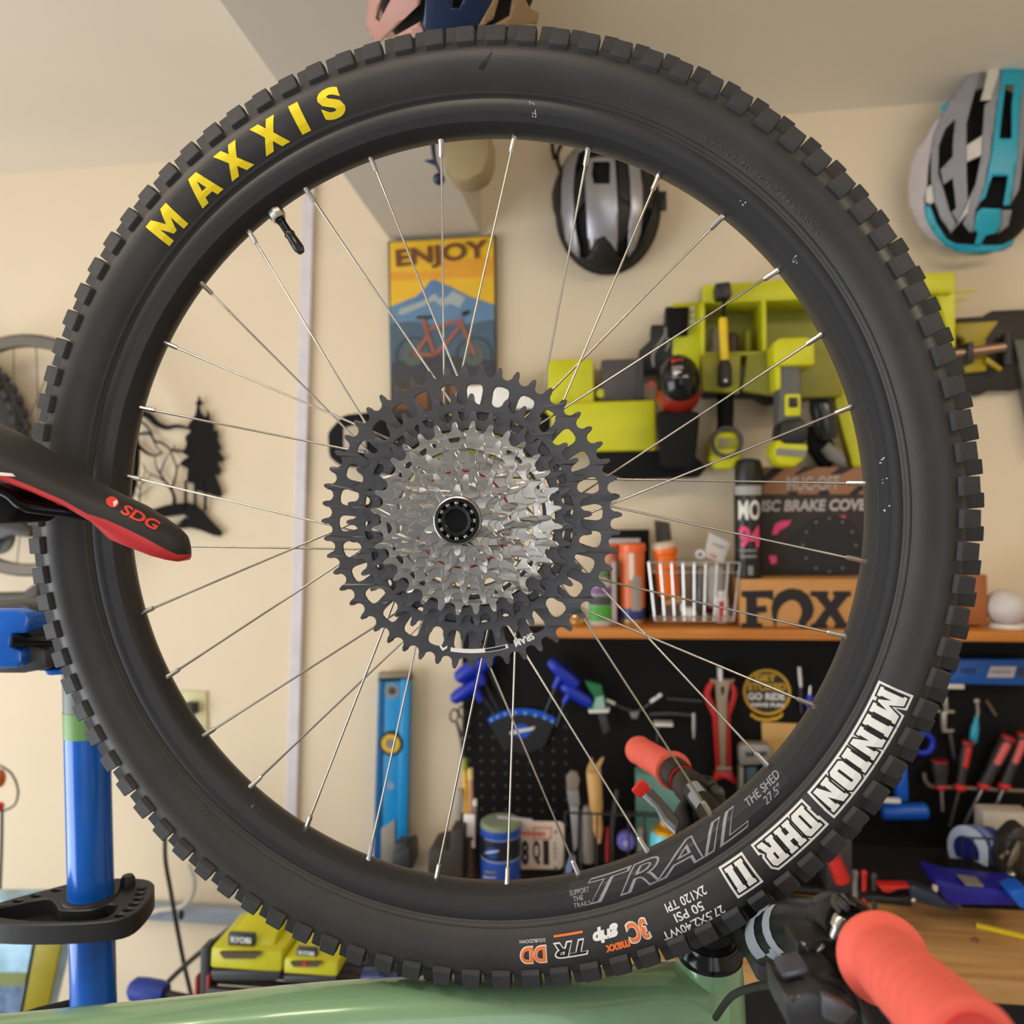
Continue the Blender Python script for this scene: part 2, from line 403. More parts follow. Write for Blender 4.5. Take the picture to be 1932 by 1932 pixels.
kc = knob_mesh([(.338, -.0125), (.3525, -.0105), (.3535, 0), (.3525, .0105), (.338, .0125)], .0058, .0050)
for i in range(NK):
    a = 2 * pi * i / NK
    j = random.uniform(-.002, .002)
    for nm, me, da in (('side_knob', km, .4 * .0), ('side_knob', kmf, .5), ('center_knob', kc, .52)):
        o = bpy.data.objects.new(nm, me); COL.objects.link(o); o.parent = tire
        o.matrix_local = Matrix.Rotation(a + j + da * 2 * pi / NK, 4, 'Z')
# rim
rp = [(.2975, .0150), (.2985, .0166), (.2955, .0172), (.2900, .0168), (.2885, .0160), (.2835, .0135), (.2800, .0085), (.2786, .0030)]
part('rim', spin(rp + [(r, -z_) for r, z_ in rp[::-1]] + [(.292, -.012), (.292, .012)], 192), RIM, wheel, 0, 28)
PH = -1.6542
# hub
HUBK = mat('hub_black', (24, 24, 26), .3, .6)
hub = part('hub', B().lathe((0, 0, -.062), (0, 0, .03), [(.0095, 0), (.012, .02), (.020, .2), (.031, .27), (.031, .31), (.019, .36), (.0165, .55), (.020, .78), (.0315, .86), (.0315, .9), (.02, .94), (.017, 1)], 48), HUBK, wheel)
# spokes
SPK = mat('spoke_steel', (205, 200, 190), .22, 1.0, var=.03)
NIP = mat('nipple_silver', (200, 198, 196), .25, 1.0)
for k in range(32):
    a = -(PH + 2 * pi * k / 32)
    sg = 1 if k % 4 in (0, 1) else -1
    zf = .0195 if k % 2 else -.036
    fa = a + sg * radians(82)
    Pn = Vector((.279 * cos(a), .279 * sin(a), 0)); Ph = Vector((.0295 * cos(fa), .0295 * sin(fa), zf))
    d = (Ph - Pn).normalized()
    sp = part('spoke', B().tube([Pn + d * .008, Pn + d * .03, Pn + d * .04, Ph - d * .03, Ph - d * .02, Ph], [.00095, .00095, .0008, .0008, .00095, .00095], 8), SPK, wheel, 0, 60)
    part('nipple', B().lathe(Pn - d * .004, Pn + d * .0125, [(.0023, 0), (.0023, .36), (.0019, .42), (.00185, .92), (.0012, 1)], 8), NIP, sp)
# valve
va = -(PH + 2 * pi * 29.46 / 32)
vd = Vector((cos(va), sin(va), 0)); v0_ = vd * .2805
val = part('valve_stem', B().lathe(v0_, v0_ - vd * .036, [(.0033, 0), (.0033, .3), (.0036, .32), (.0036, .36), (.0031, .38), (.0031, .62), (.0036, .64)], 14), mat('valve_black', (28, 28, 30), .3, .7), wheel)
part('valve_nut', B().lathe(v0_ - vd * .002, v0_ - vd * .0105, [(.0058, 0), (.0062, .1), (.0062, .75), (.005, 1)], 8), STEEL, val)
part('valve_cap', B().lathe(v0_ - vd * .023, v0_ - vd * .041, [(.0038, 0), (.0042, .08), (.0036, .2), (.004, .5), (.0041, .8), (.0026, 1)], 12), mat('cap_black', (30, 30, 32), .22), val)
# ---- print on the tire and the rim
_al = [0.0]
for i in range(1, len(SIDE)): _al.append(_al[-1] + hypot(SIDE[i][0] - SIDE[i - 1][0], SIDE[i][1] - SIDE[i - 1][1]))
def surf(s_, off, tab=SIDE, al=_al):
    s_ = min(max(s_, 0), al[-1] - 1e-6)
    i = max(j for j in range(len(al)) if al[j] <= s_); i = min(i, len(tab) - 2)
    t = (s_ - al[i]) / (al[i + 1] - al[i]); (r0, z0), (r1, z1) = tab[i], tab[i + 1]
    dr, dz = r1 - r0, z1 - z0; L = hypot(dr, dz); n = (-dz / L, dr / L)
    if n[1] < 0: n = (-n[0], -n[1])
    return r0 + dr * t + n[0] * off, z0 + dz * t + n[1] * off
def tire_print(name, body, adeg, s_mid, h, wdt, off, m, bold=0.0, shear=0.0, space=1.0, me=None, dsx=.0):
    """text centred on angle adeg (degrees, local), tops outward, read clockwise"""
    me = me or text2d(body, 1, bold, shear, space)
    fit2d(me, wdt, h); slice2d(me, .004, .002)
    a0 = radians(adeg)
    def fn(x, y):
        r, z_ = surf(s_mid + y, off); a = a0 - (x + dsx) / .315
        return Vector((r * cos(a), r * sin(a), z_))
    return mobj(name, remap(me, fn), m, tire)
YP = mat('yellow_tire_print', (248, 222, 24), .5, var=.02); WPR = mat('white_tire_print', (235, 234, 232), .5, var=.02); KP = mat('black_tire_print', (14, 14, 15), .55)
OP = mat('orange_tire_print', (240, 120, 50), .5); GP = mat('grey_rim_print', (156, 154, 162), .5); DGP = mat('dark_rim_print', (40, 39, 44), .45)
def mx_letters():
    """heavy block letters drawn from strokes; unit height, list of closed loops per letter"""
    S = .30
    L = {}
    L['M'] = [(0, 0), (0, 1), (S, 1), (.56, .52), (.82, 1), (1.12, 1), (1.12, 0), (.86, 0), (.86, .56), (.64, .14), (.48, .14), (.27, .56), (.27, 0)]
    L['A'] = ([(0, 0), (.36, 1), (.74, 1), (1.10, 0), (.79, 0), (.73, .19), (.38, .19), (.32, 0)], [(.45, .40), (.66, .40), (.555, .74)])
    L['X'] = [(0, 0), (.36, .51), (.02, 1), (.38, 1), (.555, .73), (.72, 1), (1.06, 1), (.73, .51), (1.10, 0), (.74, 0), (.545, .29), (.35, 0)]
    L['I'] = [(0, 0), (0, 1), (.36, 1), (.36, 0)]
    return L
ML = mx_letters()
def loops_mesh(loops): return plate(loops[0], loops[1:], 0, 0)
def place_letter(ch, ang, h, s_mid, off, m):
    if ch == 'S':
        me = text2d('S', 1, .05)
    else:
        l = ML[ch]; me = loops_mesh([l] if isinstance(l, list) else [l[0], l[1]])
    wd = {'M': 1.12, 'A': 1.08, 'X': 1.06, 'I': .36, 'S': .86}[ch] * h
    return tire_print('brand_letter', None, ang, s_mid, h, wd, off, m, me=me)
import re
def img_angle(px, py, r=.315, z_=.026):
    """local angle on the wheel of a pixel on the tire face"""
    o = WM.inverted() @ CAM; d = (WM.inverted().to_3x3() @ ray(px, py)); t = (z_ - o.z) / d.z; q = o + d * t
    return math.degrees(atan2(q.y, q.x)), hypot(q.x, q.y)
for ch, (px, py) in zip('MAXXIS', ((323, 432), (391, 365), (447, 313), (515, 267), (570, 235), (630, 209))):
    place_letter(ch, img_angle(px, py)[0], .0205, .0195, .0003, YP)
a0 = img_angle(1668, 1318)[0]; a1 = img_angle(1385, 1635)[0]
def blk_word(word):
    """squared slab letters, unit height; returns outer loops and holes"""
    G = {'I': (.46, [[(0, 0), (.46, 0), (.46, .16), (.40, .16), (.40, .84), (.46, .84), (.46, 1), (0, 1), (0, .84), (.06, .84), (.06, .16), (0, .16)]], []),
         'M': (1.12, [[(0, 0), (.40, 0), (.40, .14), (.34, .14), (.34, .55), (.52, .12), (.60, .12), (.78, .55), (.78, .14), (.72, .14), (.72, 0), (1.12, 0), (1.12, .14), (1.06, .14), (1.06, .86), (1.12, .86), (1.12, 1), (.78, 1), (.56, .52), (.34, 1), (0, 1), (0, .86), (.06, .86), (.06, .14), (0, .14)]], []),
         'N': (.92, [[(0, 0), (.40, 0), (.40, .14), (.34, .14), (.34, .52), (.62, 0), (.86, 0), (.86, .86), (.92, .86), (.92, 1), (.54, 1), (.54, .86), (.60, .86), (.60, .48), (.32, 1), (0, 1), (0, .86), (.06, .86), (.06, .14), (0, .14)]], []),
         'O': (.80, [[(.10, 0), (.70, 0), (.80, .12), (.80, .88), (.70, 1), (.10, 1), (0, .88), (0, .12)]], [[(.34, .20), (.46, .20), (.46, .80), (.34, .80)]]),
         'D': (.84, [[(0, 0), (.72, 0), (.84, .14), (.84, .86), (.72, 1), (0, 1), (0, .86), (.06, .86), (.06, .14), (0, .14)]], [[(.38, .20), (.50, .20), (.50, .80), (.38, .80)]]),
         'H': (.90, [[(0, 0), (.40, 0), (.40, .14), (.34, .14), (.34, .38), (.56, .38), (.56, .14), (.50, .14), (.50, 0), (.90, 0), (.90, .14), (.84, .14), (.84, .86), (.90, .86), (.90, 1), (.50, 1), (.50, .86), (.56, .86), (.56, .62), (.34, .62), (.34, .86), (.40, .86), (.40, 1), (0, 1), (0, .86), (.06, .86), (.06, .14), (0, .14)]], []),
         'R': (.90, [[(0, 0), (.40, 0), (.40, .14), (.34, .14), (.34, .34), (.44, .34), (.58, 0), (.90, 0), (.90, .14), (.84, .14), (.72, .42), (.82, .52), (.82, .88), (.70, 1), (0, 1), (0, .86), (.06, .86), (.06, .14), (0, .14)]], [[(.38, .56), (.50, .56), (.50, .80), (.38, .80)]])}
    x = 0; loops = []
    for ch in word:
        wd, o_, h_ = G[ch]
        for l in o_ + h_: loops.append([(px + x, py) for px, py in l])
        x += wd + .13
    return loops, x - .13
def minion(body, pa, pb):
    aa, ab = img_angle(*pa)[0], img_angle(*pb)[0]; mid = (aa + ab) / 2; wd = abs(radians(aa - ab)) * .315
    loops, lw = blk_word(body); H_ = .0172
    for grow, off, m, nm in ((.0030, .0003, WPR, 'print_outline'), (.0013, .0007, KP, 'print_inline'), (0, .0011, WPR, 'print_letters')):
        cu = bpy.data.curves.new('t', 'CURVE'); cu.dimensions = '2D'; cu.fill_mode = 'BOTH'
        cu.offset = 0
        n_out = 0
        for l in loops:
            area_ = sum(l[i][0] * l[(i + 1) % len(l)][1] - l[(i + 1) % len(l)][0] * l[i][1] for i in range(len(l)))
            isout = len(l) > 4
            if not isout and grow > .002: continue
            if (area_ > 0) != True: l = l[::-1]
            q = [(px / lw * wd, py * H_) for px, py in l]; g = grow if isout else -min(grow, .0006); n = len(q); out = []
            for i in range(n):
                p0, p1, p2 = Vector(q[i - 1]), Vector(q[i]), Vector(q[(i + 1) % n])
                e1, e2 = (p1 - p0).normalized(), (p2 - p1).normalized(); n1, n2 = Vector((e1.y, -e1.x)), Vector((e2.y, -e2.x))
                mm = (n1 + n2); mm = mm / max(mm.length_squared / 2, .6); out.append(tuple(p1 + mm * g))
            sp = cu.splines.new('POLY'); sp.points.add(n - 1); sp.use_cyclic_u = True
            for i, p_ in enumerate(out): sp.points[i].co = (*p_, 0, 1)
        if grow > .0005:                                  # outlines may overlap: fill each letter on its own, then join
            me = bpy.data.meshes.new('o'); bmj = bmesh.new()
            for sp in cu.splines:
                if len(sp.points) == 4 and grow > .0005: continue
                vs = [bmj.verts.new((p_.co.x, p_.co.y, 0)) for p_ in sp.points]
                bmj.faces.new(vs)
            bmesh.ops.triangulate(bmj, faces=bmj.faces); bmj.to_mesh(me); bmj.free()
        else:
            ob_ = bpy.data.objects.new('t', cu); me = bpy.data.meshes.new_from_object(ob_); bpy.data.objects.remove(ob_)
        bpy.data.curves.remove(cu)
        xs = [v.co.x for v in me.vertices]; ys = [v.co.y for v in me.vertices]
        for v in me.vertices: v.co = (v.co.x - wd / 2, v.co.y - H_ / 2, 0)
        slice2d(me, .004, .002); a0 = radians(mid)
        def fn(x, y):
            r, z_ = surf(.0205 + y, off); a = a0 - x / .315
            return Vector((r * cos(a), r * sin(a), z_))
        mobj(nm, remap(me, fn), m, tire)
minion('MINION', (1668, 1298), (1544, 1508)); minion('DHR', (1522, 1528), (1434, 1606)); minion('II', (1402, 1626), (1370, 1648))
for body, pc, wpx, hh, s_m in (('27.5X2.40WT', (1298, 1720), .046, .0065, .0330), ('50 PSI', (1292, 1704), .022, .0060, .0245), ('2X120 TPI', (1285, 1682), .032, .0060, .0165)):
    tire_print('size_print', body, img_angle(*pc)[0], s_m, hh, wpx, .0003, WPR, bold=.012)
a3 = img_angle(1193, 1728)[0]
tire_print('compound_outline', '3C', a3, .0235, .0150, .0160, .0003, WPR, bold=.07); tire_print('compound_print', '3C', a3, .0235, .0132, .0140, .0005, OP, bold=.035)
a4 = img_angle(1142, 1742)[0]
tire_print('compound_outline', 'grip', a4 - .35, .0195, .0105, .0200, .0003, WPR, bold=.06, shear=.2); tire_print('compound_print', 'maxx', a4 + .7, .0290, .0052, .0185, .0004, OP, bold=.04, shear=.2)
a5 = img_angle(1070, 1757)[0]
tire_print('casing_outline', 'TR', a5, .0245, .0110, .0245, .0003, WPR, bold=.06, shear=.3); tire_print('casing_print', 'TR', a5, .0245, .0088, .0220, .0005, KP, bold=.02, shear=.3)
tire_print('casing_print', None, a5, .0150, .0016, .0220, .0004, OP, me=plate(rrect(0, 0, 12, 1, .3), [], 0, 0))
a6 = img_angle(1003, 1768)[0]
tire_print('casing_outline', 'DD', a6, .0255, .0120, .0200, .0003, WPR, bold=.06, shear=.1); tire_print('casing_print', 'DD', a6, .0255, .0104, .0184, .0005, OP, bold=.035, shear=.1)
tire_print('casing_print', 'DOUBLEDOWN', a6, .0165, .0022, .0190, .0004, WPR)
EMB = mat('embossed_rubber', (58, 57, 59), .42)
tire_print('moulded_lettering', '27.5x2.40 (61-584)', img_angle(1405, 330)[0], .0120, .0050, .080, .0005, EMB, bold=.01)
tire_print('moulded_lettering', '(Foldable)', img_angle(1495, 412)[0], .0120, .0050, .040, .0005, EMB, bold=.01)
tire_print('moulded_lettering', '61-584', img_angle(398, 1540)[0], .0100, .0050, .022, .0005, EMB, bold=.01)
# black mould-mark patch near the top
tire_print('patch', None, img_angle(915, 150)[0], .026, .012, .010, .0004, KP, me=plate([(0, 0), (.3, .35), (1, 1), (.55, .2), (.4, -.1)], [], 0, 0))
# rim print: tops inward, read anticlockwise
RT_ = [(.2795, .0075), (.2835, .0135), (.2885, .0160), (.2900, .0168), (.2955, .0172)]
_ra = [0.0]
for i in range(1, len(RT_)): _ra.append(_ra[-1] + hypot(RT_[i][0] - RT_[i - 1][0], RT_[i][1] - RT_[i - 1][1]))
def rim_print(name, body, ang, s_mid, h, wdt, off, m, bold=0.0, shear=0.0, me=None):
    me = me or text2d(body, 1, bold, shear)
    fit2d(me, wdt, h); slice2d(me, .004, .0015); a0 = radians(ang)
    def fn(x, y):
        r, z_ = surf(s_mid - y, off, RT_, _ra); a = a0 + x / .287
        return Vector((r * cos(a), r * sin(a), z_))
    return mobj(name, remap(me, fn), m, wheel)
ai = lambda px, py: img_angle(px, py, .287, .015)[0]
t0, t1 = ai(1112, 1688), ai(1410, 1548)
rim_print('rim_decal_patch', None, (ai(1075, 1690) + ai(1475, 1455)) / 2, .0098, .0195, radians(ai(1475, 1455) - ai(1075, 1690)) * .287, .0002, DGP, me=plate(rrect(0, 0, 20, 1, .2), [], 0, 0))
rim_print('rim_decal_outline', 'TRAIL', (t0 + t1) / 2, .0095, .0175, radians(t1 - t0) * .287 * 1.02, .0004, GP, bold=.03, shear=.45)
rim_print('rim_decal_letters', 'TRAIL', (t0 + t1) / 2, .0095, .0152, radians(t1 - t0) * .287 * .995, .0006, DGP, bold=-.008, shear=.45)
rim_print('rim_decal_small', 'THE SHED', ai(1437, 1487), .0060, .0062, .0325, .0006, GP, bold=.015, shear=.2)
rim_print('rim_decal_small', '27.5"', ai(1452, 1492), .0130, .0052, .0170, .0006, GP, bold=.01, shear=.3)
for i, tx in enumerate(('SUPPORT', 'THE', 'TRAILS')):
    rim_print('rim_decal_small', tx, ai(1095, 1678) - .25 - .35 * (1 if i == 1 else 0), .0082 + .0042 * i, .0034, (.0150, .0075, .0125)[i], .0006, GP, bold=.012, shear=.15)
CHIP = mat('bare_metal_chip', (220, 220, 220), .3, .8)
for px, py, n in ((1008, 212, 7), (1003, 194, 5), (1402, 380, 4), (1505, 488, 6), (1668, 870, 5), (1672, 905, 3), (1676, 960, 3), (468, 1525, 5)):
    aa, rr = img_angle(px, py, .29, .0165); bm_ = B()
    for i in range(n):
        a = radians(aa + random.uniform(-.45, .45)); r = rr + random.uniform(-.0016, .0016)
        tab = RT_; s_ = min(max(r - .2795, 0) * 1.25, _ra[-1] - .0001); r2, z2 = surf(s_, .0004, RT_, _ra)
        l = random.uniform(.0006, .0016); t = .0003
        c, s0 = cos(a), sin(a)
        bm_.add([(r2 * c - t * s0, r2 * s0 + t * c, z2), (r2 * c + t * s0, r2 * s0 - t * c, z2), ((r2 + l) * c + t * s0, (r2 + l) * s0 - t * c, z2 + .0002), ((r2 + l) * c - t * s0, (r2 + l) * s0 + t * c, z2 + .0002)], [(0, 1, 2, 3)])
    part('paint_chip', bm_, CHIP, wheel)
# ---- cassette
cas = part('freehub', B().lathe((0, 0, .022), (0, 0, .0665), [(.017, 0), (.0165, 1)], 32), HUBK, wheel)
KCOG = mat('black_cog_steel', (88, 88, 92), .42, .7, var=.08, scale=60); SCOG = mat('silver_cog_steel', (188, 184, 178), .27, .95, var=.06, scale=80)
TEETH = [10, 12, 14, 16, 18, 21, 24, 28, 32, 36, 42, 52]
zt = [.0655 - i * .00355 for i in range(12)]
prad = [.0127 / (2 * sin(pi / t)) for t in TEETH]
REDR = mat('red_spacer', (165, 22, 28), .35, .5)
for i, (t, z_) in enumerate(zip(TEETH, zt)):
    pr = prad[i]; rr = pr - .0045
    ph = .37 * i
    out = []
    dt = 2 * pi / t
    for k in range(t):
        tip = pr + (.0030 if k % 2 else .0036)
        for q in (-100, -66, -33, 0, 33, 66, 100):
            tt, r = .0043 * sin(radians(q)), pr - .0043 * cos(radians(q)) - .0002
            an = dt * k + tt / pr + ph; out.append((r * cos(an), r * sin(an)))
        for tt in (.00635 - .0010, .00635 + .0008):
            an = dt * k + tt / .0127 * dt + ph; out.append((tip * cos(an), tip * sin(an)))
    inner = (prad[i - 1] - .0085) if i else .0158
    if i == 11: inner = .0695
    if i in (9, 10): inner = prad[i - 1] - .0105
    inner = max(inner, .0158)
    holes = [circ(0, 0, inner, max(24, t))]
    hr0, hr1 = inner + .0035, rr - (.0052 if i >= 9 else .0035)
    if i >= 6 and hr1 - hr0 > .0035:
        nh = {6: 14, 7: 14, 8: 16, 9: 18, 10: 20, 11: 30}[i]
        for k in range(nh):
            if i == 8 and k % 4 == 3: continue
            a = 2 * pi * (k + .5) / nh + ph * .5; hw = pi / nh * .70; lo = []
            ra, rb = hr0, hr1
            if i >= 9 and k % 2: ra += .001
            for q in range(16):
                an = 2 * pi * q / 16; cx_, cy_ = cos(an), sin(an)
                sx_ = abs(cx_) ** .6 * (1 if cx_ > 0 else -1); sy_ = abs(cy_) ** .6 * (1 if cy_ > 0 else -1)
                r = (ra + rb) / 2 + (rb - ra) / 2 * sx_; aa = a + hw * sy_ * (.8 + .2 * sx_); lo.append((r * cos(aa), r * sin(aa)))
            holes.append(lo)
    me = plate(out, holes, z_ - .0010, z_ + .0010, .0003)
    rz = {}
    for v in me.vertices:                                          # twisted, ramped teeth
        an = (atan2(v.co.y, v.co.x) - ph) / dt; k = round(an - .5) % t; rv = hypot(v.co.x, v.co.y)
        if rv > pr - .0012:
            z0, tw = rz.setdefault(k, (random.choice((-.0005, -.0002, .0001, .0006)), random.uniform(-.0006, .0006)))
            v.co.z += z0 + tw * ((an - .5 - round(an - .5)) / .2)
        elif rv > pr - .0050 and i < 9:
            v.co.z -= .0004
    mobj('sprocket', me, KCOG if i >= 9 else SCOG, cas, 22)
    if 0 < i <= 8:
        r0 = prad[i - 1] - (.0028 if i == 5 else .0068)
        m_ = REDR if i == 5 else SCOG
        part('spacer', spin([(r0, z_ + .001), (r0, zt[i - 1] - .001), (r0 - .0012, zt[i - 1] - .001), (r0 - .0012, z_ + .001)], 64), m_, cas, 0, 40)
    if i in (8, 9, 10):                                           # pins that tie the big cogs together
        nx = zt[i + 1] - .001 if i < 11 else z_ - .003; rpin = rr - .0026 if i > 8 else rr - .003; npn = {8: 12, 9: 16, 10: 18}[i]
        pm = B().lathe((rpin, 0, nx), (rpin, 0, z_ + .0014), [(.0015, 0), (.0015, .85), (.0013, .97), (.0006, 1)], 8).mesh('pin'); shade(pm, 40); pm.materials.append(KCOG if i > 8 else SCOG)
        for k in range(npn):
            o = bpy.data.objects.new('rivet_pin', pm); COL.objects.link(o); o.parent = cas; o.matrix_local = Matrix.Rotation(2 * pi * k / npn + ph, 4, 'Z')
# lockring, end cap
LK = mat('lockring_black', (22, 22, 24), .32, .3)
part('lockring', spin([(.0148, .064), (.0152, .0690), (.0146, .0700), (.0128, .0698), (.0122, .0685), (.0112, .0672), (.0112, .064)], 64), LK, cas, 0, 30)
part('silver_collar', spin([(.0150, .0650), (.0163, .0662), (.0160, .0675), (.0150, .0680)], 64), SCOG, cas, 0, 30)
nm_ = B().box(.0108, -.0012, .0672, .0128, .0012, .0694).mesh('n', .0003); nm_.materials.append(STEEL)
for k in range(12):
    o = bpy.data.objects.new('lockring_notch', nm_); COL.objects.link(o); o.parent = cas; o.matrix_local = Matrix.Rotation(2 * pi * k / 12, 4, 'Z')
part('axle_end_cap', spin([(.0104, .062), (.0104, .0700), (.0098, .0712), (.0078, .0714), (.0070, .0704), (.0068, .045)], 48, closed=False), mat('end_cap_black', (20, 20, 21), .25), cas, 0, 30)
# print on the large cog: SRAM, read clockwise
def cog_print(body, ang, r, h, wd, m, z_=.0275, bold=.03, me=None):
    me = me or text2d(body, 1, bold); fit2d(me, wd, h); slice2d(me, .003, None); a0 = radians(ang)
    return mobj('cog_print', remap(me, lambda x, y: Vector(((r + y) * cos(a0 - x / r), (r + y) * sin(a0 - x / r), z_))), m, cas)
ac = lambda px, py: img_angle(px, py, .094, .0275)
for body, pc, h, wd, m, me in (('SRAM', (993, 1216), .0050, .0150, WPR, None), (None, (905, 1233), .0030, .0420, WPR, plate(rrect(0, 0, 14, 1, .1), [], 0, 0)), (None, (936, 1230), .0022, .0150, KP, plate(rrect(0, 0, 14, 1, .1), [], 0, 0)), (None, (836, 1224), .0046, .0056, WPR, plate([(0, 0), (.5, .5), (1, 0), (1, .4), (.5, .95), (0, .4)], [], 0, 0))):
    a_, r_ = ac(*pc); cog_print(body, a_, .0955, h, wd, m, zt[11] + (.00125 if m is WPR else .00135), .04, me)
# ------------------------------------------------------------------ the bike in the stand
GREEN = mat('green_frame_paint', (138, 178, 140), .22, .1, var=.06, scale=8, coat=.6)
CORAL = mat('coral_grip_rubber', (238, 102, 86), .65, var=.05, scale=60, bump=.1, bscale=400)
BARK = mat('bar_black', (26, 27, 30), .38, .3); GLOSSK = mat('gloss_black', (18, 18, 20), .18)
bike = thing('mountain_bike', 'green mountain bike with coral red grips and a black and red saddle', 'bicycle', Matrix.Translation(P(1338, 1890, .635)))
bi = bike.matrix_world.inverted()
def bpart(name, b, m, parent=None, bev=0.0, smooth=40, label=None):
    b.v = [bi @ p for p in b.v]
    return part(name, b, m, parent or bike, bev, smooth, label)
# top tube: the tire rests on it
tb = WM @ Vector((.0005, -.3535, 0))                     # lowest point of the tire
tt_path = []
for px, edge, d in ((-330, 1950, .535), (0, 1922, .553), (300, 1893, .570), (600, 1862, .587), (900, 1845, .605), (1100, 1838, .617), (1250, 1824, .628), (1345, 1822, .635)):
    c = P(px, edge, d); tt_path.append(c - Vector((0, 0, .036)))
dz = (tb.z - .036 - .0005) - (tt_path[4] + (tt_path[3] - tt_path[4]) * .1).z
tt_path = [p + Vector((0, 0, dz * .6)) for p in tt_path]
def tube_oval(path, rz, rd, n=28, sq=2.6):
    rings = []
    for i, p in enumerate(path):
        d = (path[min(i + 1, len(path) - 1)] - path[max(i - 1, 0)]).normalized()
        side = d.cross(Vector((0, 0, 1))).normalized(); up = side.cross(d)
        a, b_ = (rz[i] if isinstance(rz, list) else rz), (rd[i] if isinstance(rd, list) else rd); rr = []
        for k in range(n):
            t = 2 * pi * k / n; c_, s_ = cos(t), sin(t)
            rr.append(p + side * (b_ * abs(c_) ** (2 / sq) * (1 if c_ > 0 else -1)) + up * (a * abs(s_) ** (2 / sq) * (1 if s_ > 0 else -1)))
        rings.append(rr)
    return B().loft(rings)
sm = cr(tt_path, 5); N = len(sm)
bpart('top_tube', tube_oval(sm, [.036] * N, [.025 + .004 * i / N for i in range(N)]), GREEN)
htop, hbot = P(1338, 1801, .637), P(1342, 2120, .652)
bpart('head_tube', B().lathe(hbot, htop, [(.030, 0), (.029, .5), (.0265, .9), (.0262, .985), (.0255, 1)], 40), GREEN)
# headset and spacers
hd = bpart('headset', B().lathe(P(1338, 1804, .637), P(1339, 1772, .635), [(.0250, 0), (.0262, .15), (.0258, .5), (.0225, .75), (.0215, 1)], 40), GLOSSK)
bpart('headset_spacer', B().lathe(P(1339, 1774, .635), P(1341, 1700, .632), [(.0205, 0), (.0168, .12), (.0168, .5), (.0172, .52), (.0168, .54), (.0168, 1)], 32), BARK, hd)
# stem
sp0, sp1 = P(1342, 1728, .632), P(1412, 1735, .615)
bpart('stem', B().lathe(P(1340, 1752, .632), P(1345, 1690, .630), [(.0190, 0), (.0195, .1), (.0195, .9), (.018, 1)], 24).tube([sp0, sp0.lerp(sp1, .5), sp1], [(.017, .019), (.015, .017), (.019, .02)], 16), BARK)
bpart('stem_faceplate', B().box(-.006, -.022, -.022, .008, .022, .022, Matrix.Translation(P(1425, 1765, .58))), DGREY, None, .004)
# handlebar
bp = [P(1203, 1416, 1.0), P(1272, 1455, .885), P(1318, 1505, .80), P(1362, 1575, .73), P(1398, 1690, .655), P(1412, 1740, .62), P(1440, 1772, .575), P(1492, 1752, .515), P(1580, 1748, .452), P(1664, 1806, .398), P(1836, 1978, .292)]
br = [.011, .011, .0118, .0135, .0170, .0175, .0175, .0172, .0135, .0112, .011]
path = cr(bp, 6); rad = []
for i in range(len(bp) - 1): rad += [br[i] + (br[i + 1] - br[i]) * k / 6 for k in range(6)]
rad.append(br[-1])
bar = bpart('handlebar', B().tube(path, rad, 24), BARK)
# bar decals
bvh = None
def bar_ring(i0, i1, m, grow=.0004):
    seg = path[i0:i1 + 1]; return bpart('bar_decal', B().tube(seg, [r + grow for r in rad[i0:i1 + 1]], 24, caps=False), m, bar)
LGREY = mat('pale_grey_decal', (150, 158, 168), .45)
def on_bar(name, rects, i0, i1, m):
    """decal patches on the bar tube: (along0, along1, ang0, ang1)"""
    b = B()
    for a0_, a1_, g0, g1 in rects:
        rows = []
        for q in range(5):
            t = i0 + (i1 - i0) * (a0_ + (a1_ - a0_) * q / 4); i = int(t); f = t - i; i = min(i, len(path) - 2)
            c = path[i].lerp(path[i + 1], f); r = rad[i] + (rad[i + 1] - rad[i]) * f + .0005
            d = (path[i + 1] - path[i]).normalized(); y = (CAM - c); y = (y - d * y.dot(d)).normalized(); x = d.cross(y)
            rows.append([c + (y * cos(radians(g)) + x * sin(radians(g))) * r for g in [g0 + (g1 - g0) * k / 6 for k in range(7)]])
        b.loft(rows, caps=False, closed=False)
    return bpart(name, b, m, bar)
on_bar('bar_decal', [(0, .35, -60, 25), (.62, .8, -60, 45), (.35, .62, 25, 45), (.35, .62, -70, -52)], 38, 44, LGREY)
on_bar('bar_decal', [(0, .5, -50, 10), (.3, .9, -5, 40)], 11, 15, LGREY)
# grips
def grip(A, C, rf, name='grip'):
    L = (C - A).length
    pr_ = [(rf * .75, 0), (rf, .012), (rf * 1.0, .035), (rf * .86, .055), (.0172, .075)]
    for k in range(14): pr_ += [(.0166, .10 + k * .055), (.0166 + (.0005 if k % 2 else 0), .125 + k * .055)]
    pr_ += [(.0168, .90), (.0176, .955), (.0170, .985), (.0135, 1)]
    return bpart(name, B().lathe(A, C, pr_, 40), CORAL)
g1 = grip(P(1662, 1805, .400), P(1842, 1984, .287), .0218)
bpart('grip_end_ring', B().lathe(P(1836, 1979, .290), P(1850, 1992, .282), [(.0125, 0), (.0125, 1)], 24), mat('coral_dark', (205, 52, 44), .5), g1)
g2 = grip(P(1272, 1455, .885), P(1203, 1414, 1.005), .0212)
def between(name, a, b_, prof, m, parent=None, seg=20, label=None): return bpart(name, B().lathe(a, b_, prof, seg), m, parent, 0, 40, label)
between('grip_clamp', P(1271, 1456, .884), P(1287, 1470, .860), [(.0172, 0), (.0172, .6), (.0160, 1)], BLACK, g2)
between('grip_clamp_ring', P(1287, 1470, .861), P(1290, 1473, .856), [(.0155, 0), (.0150, 1)], DRED, g2)
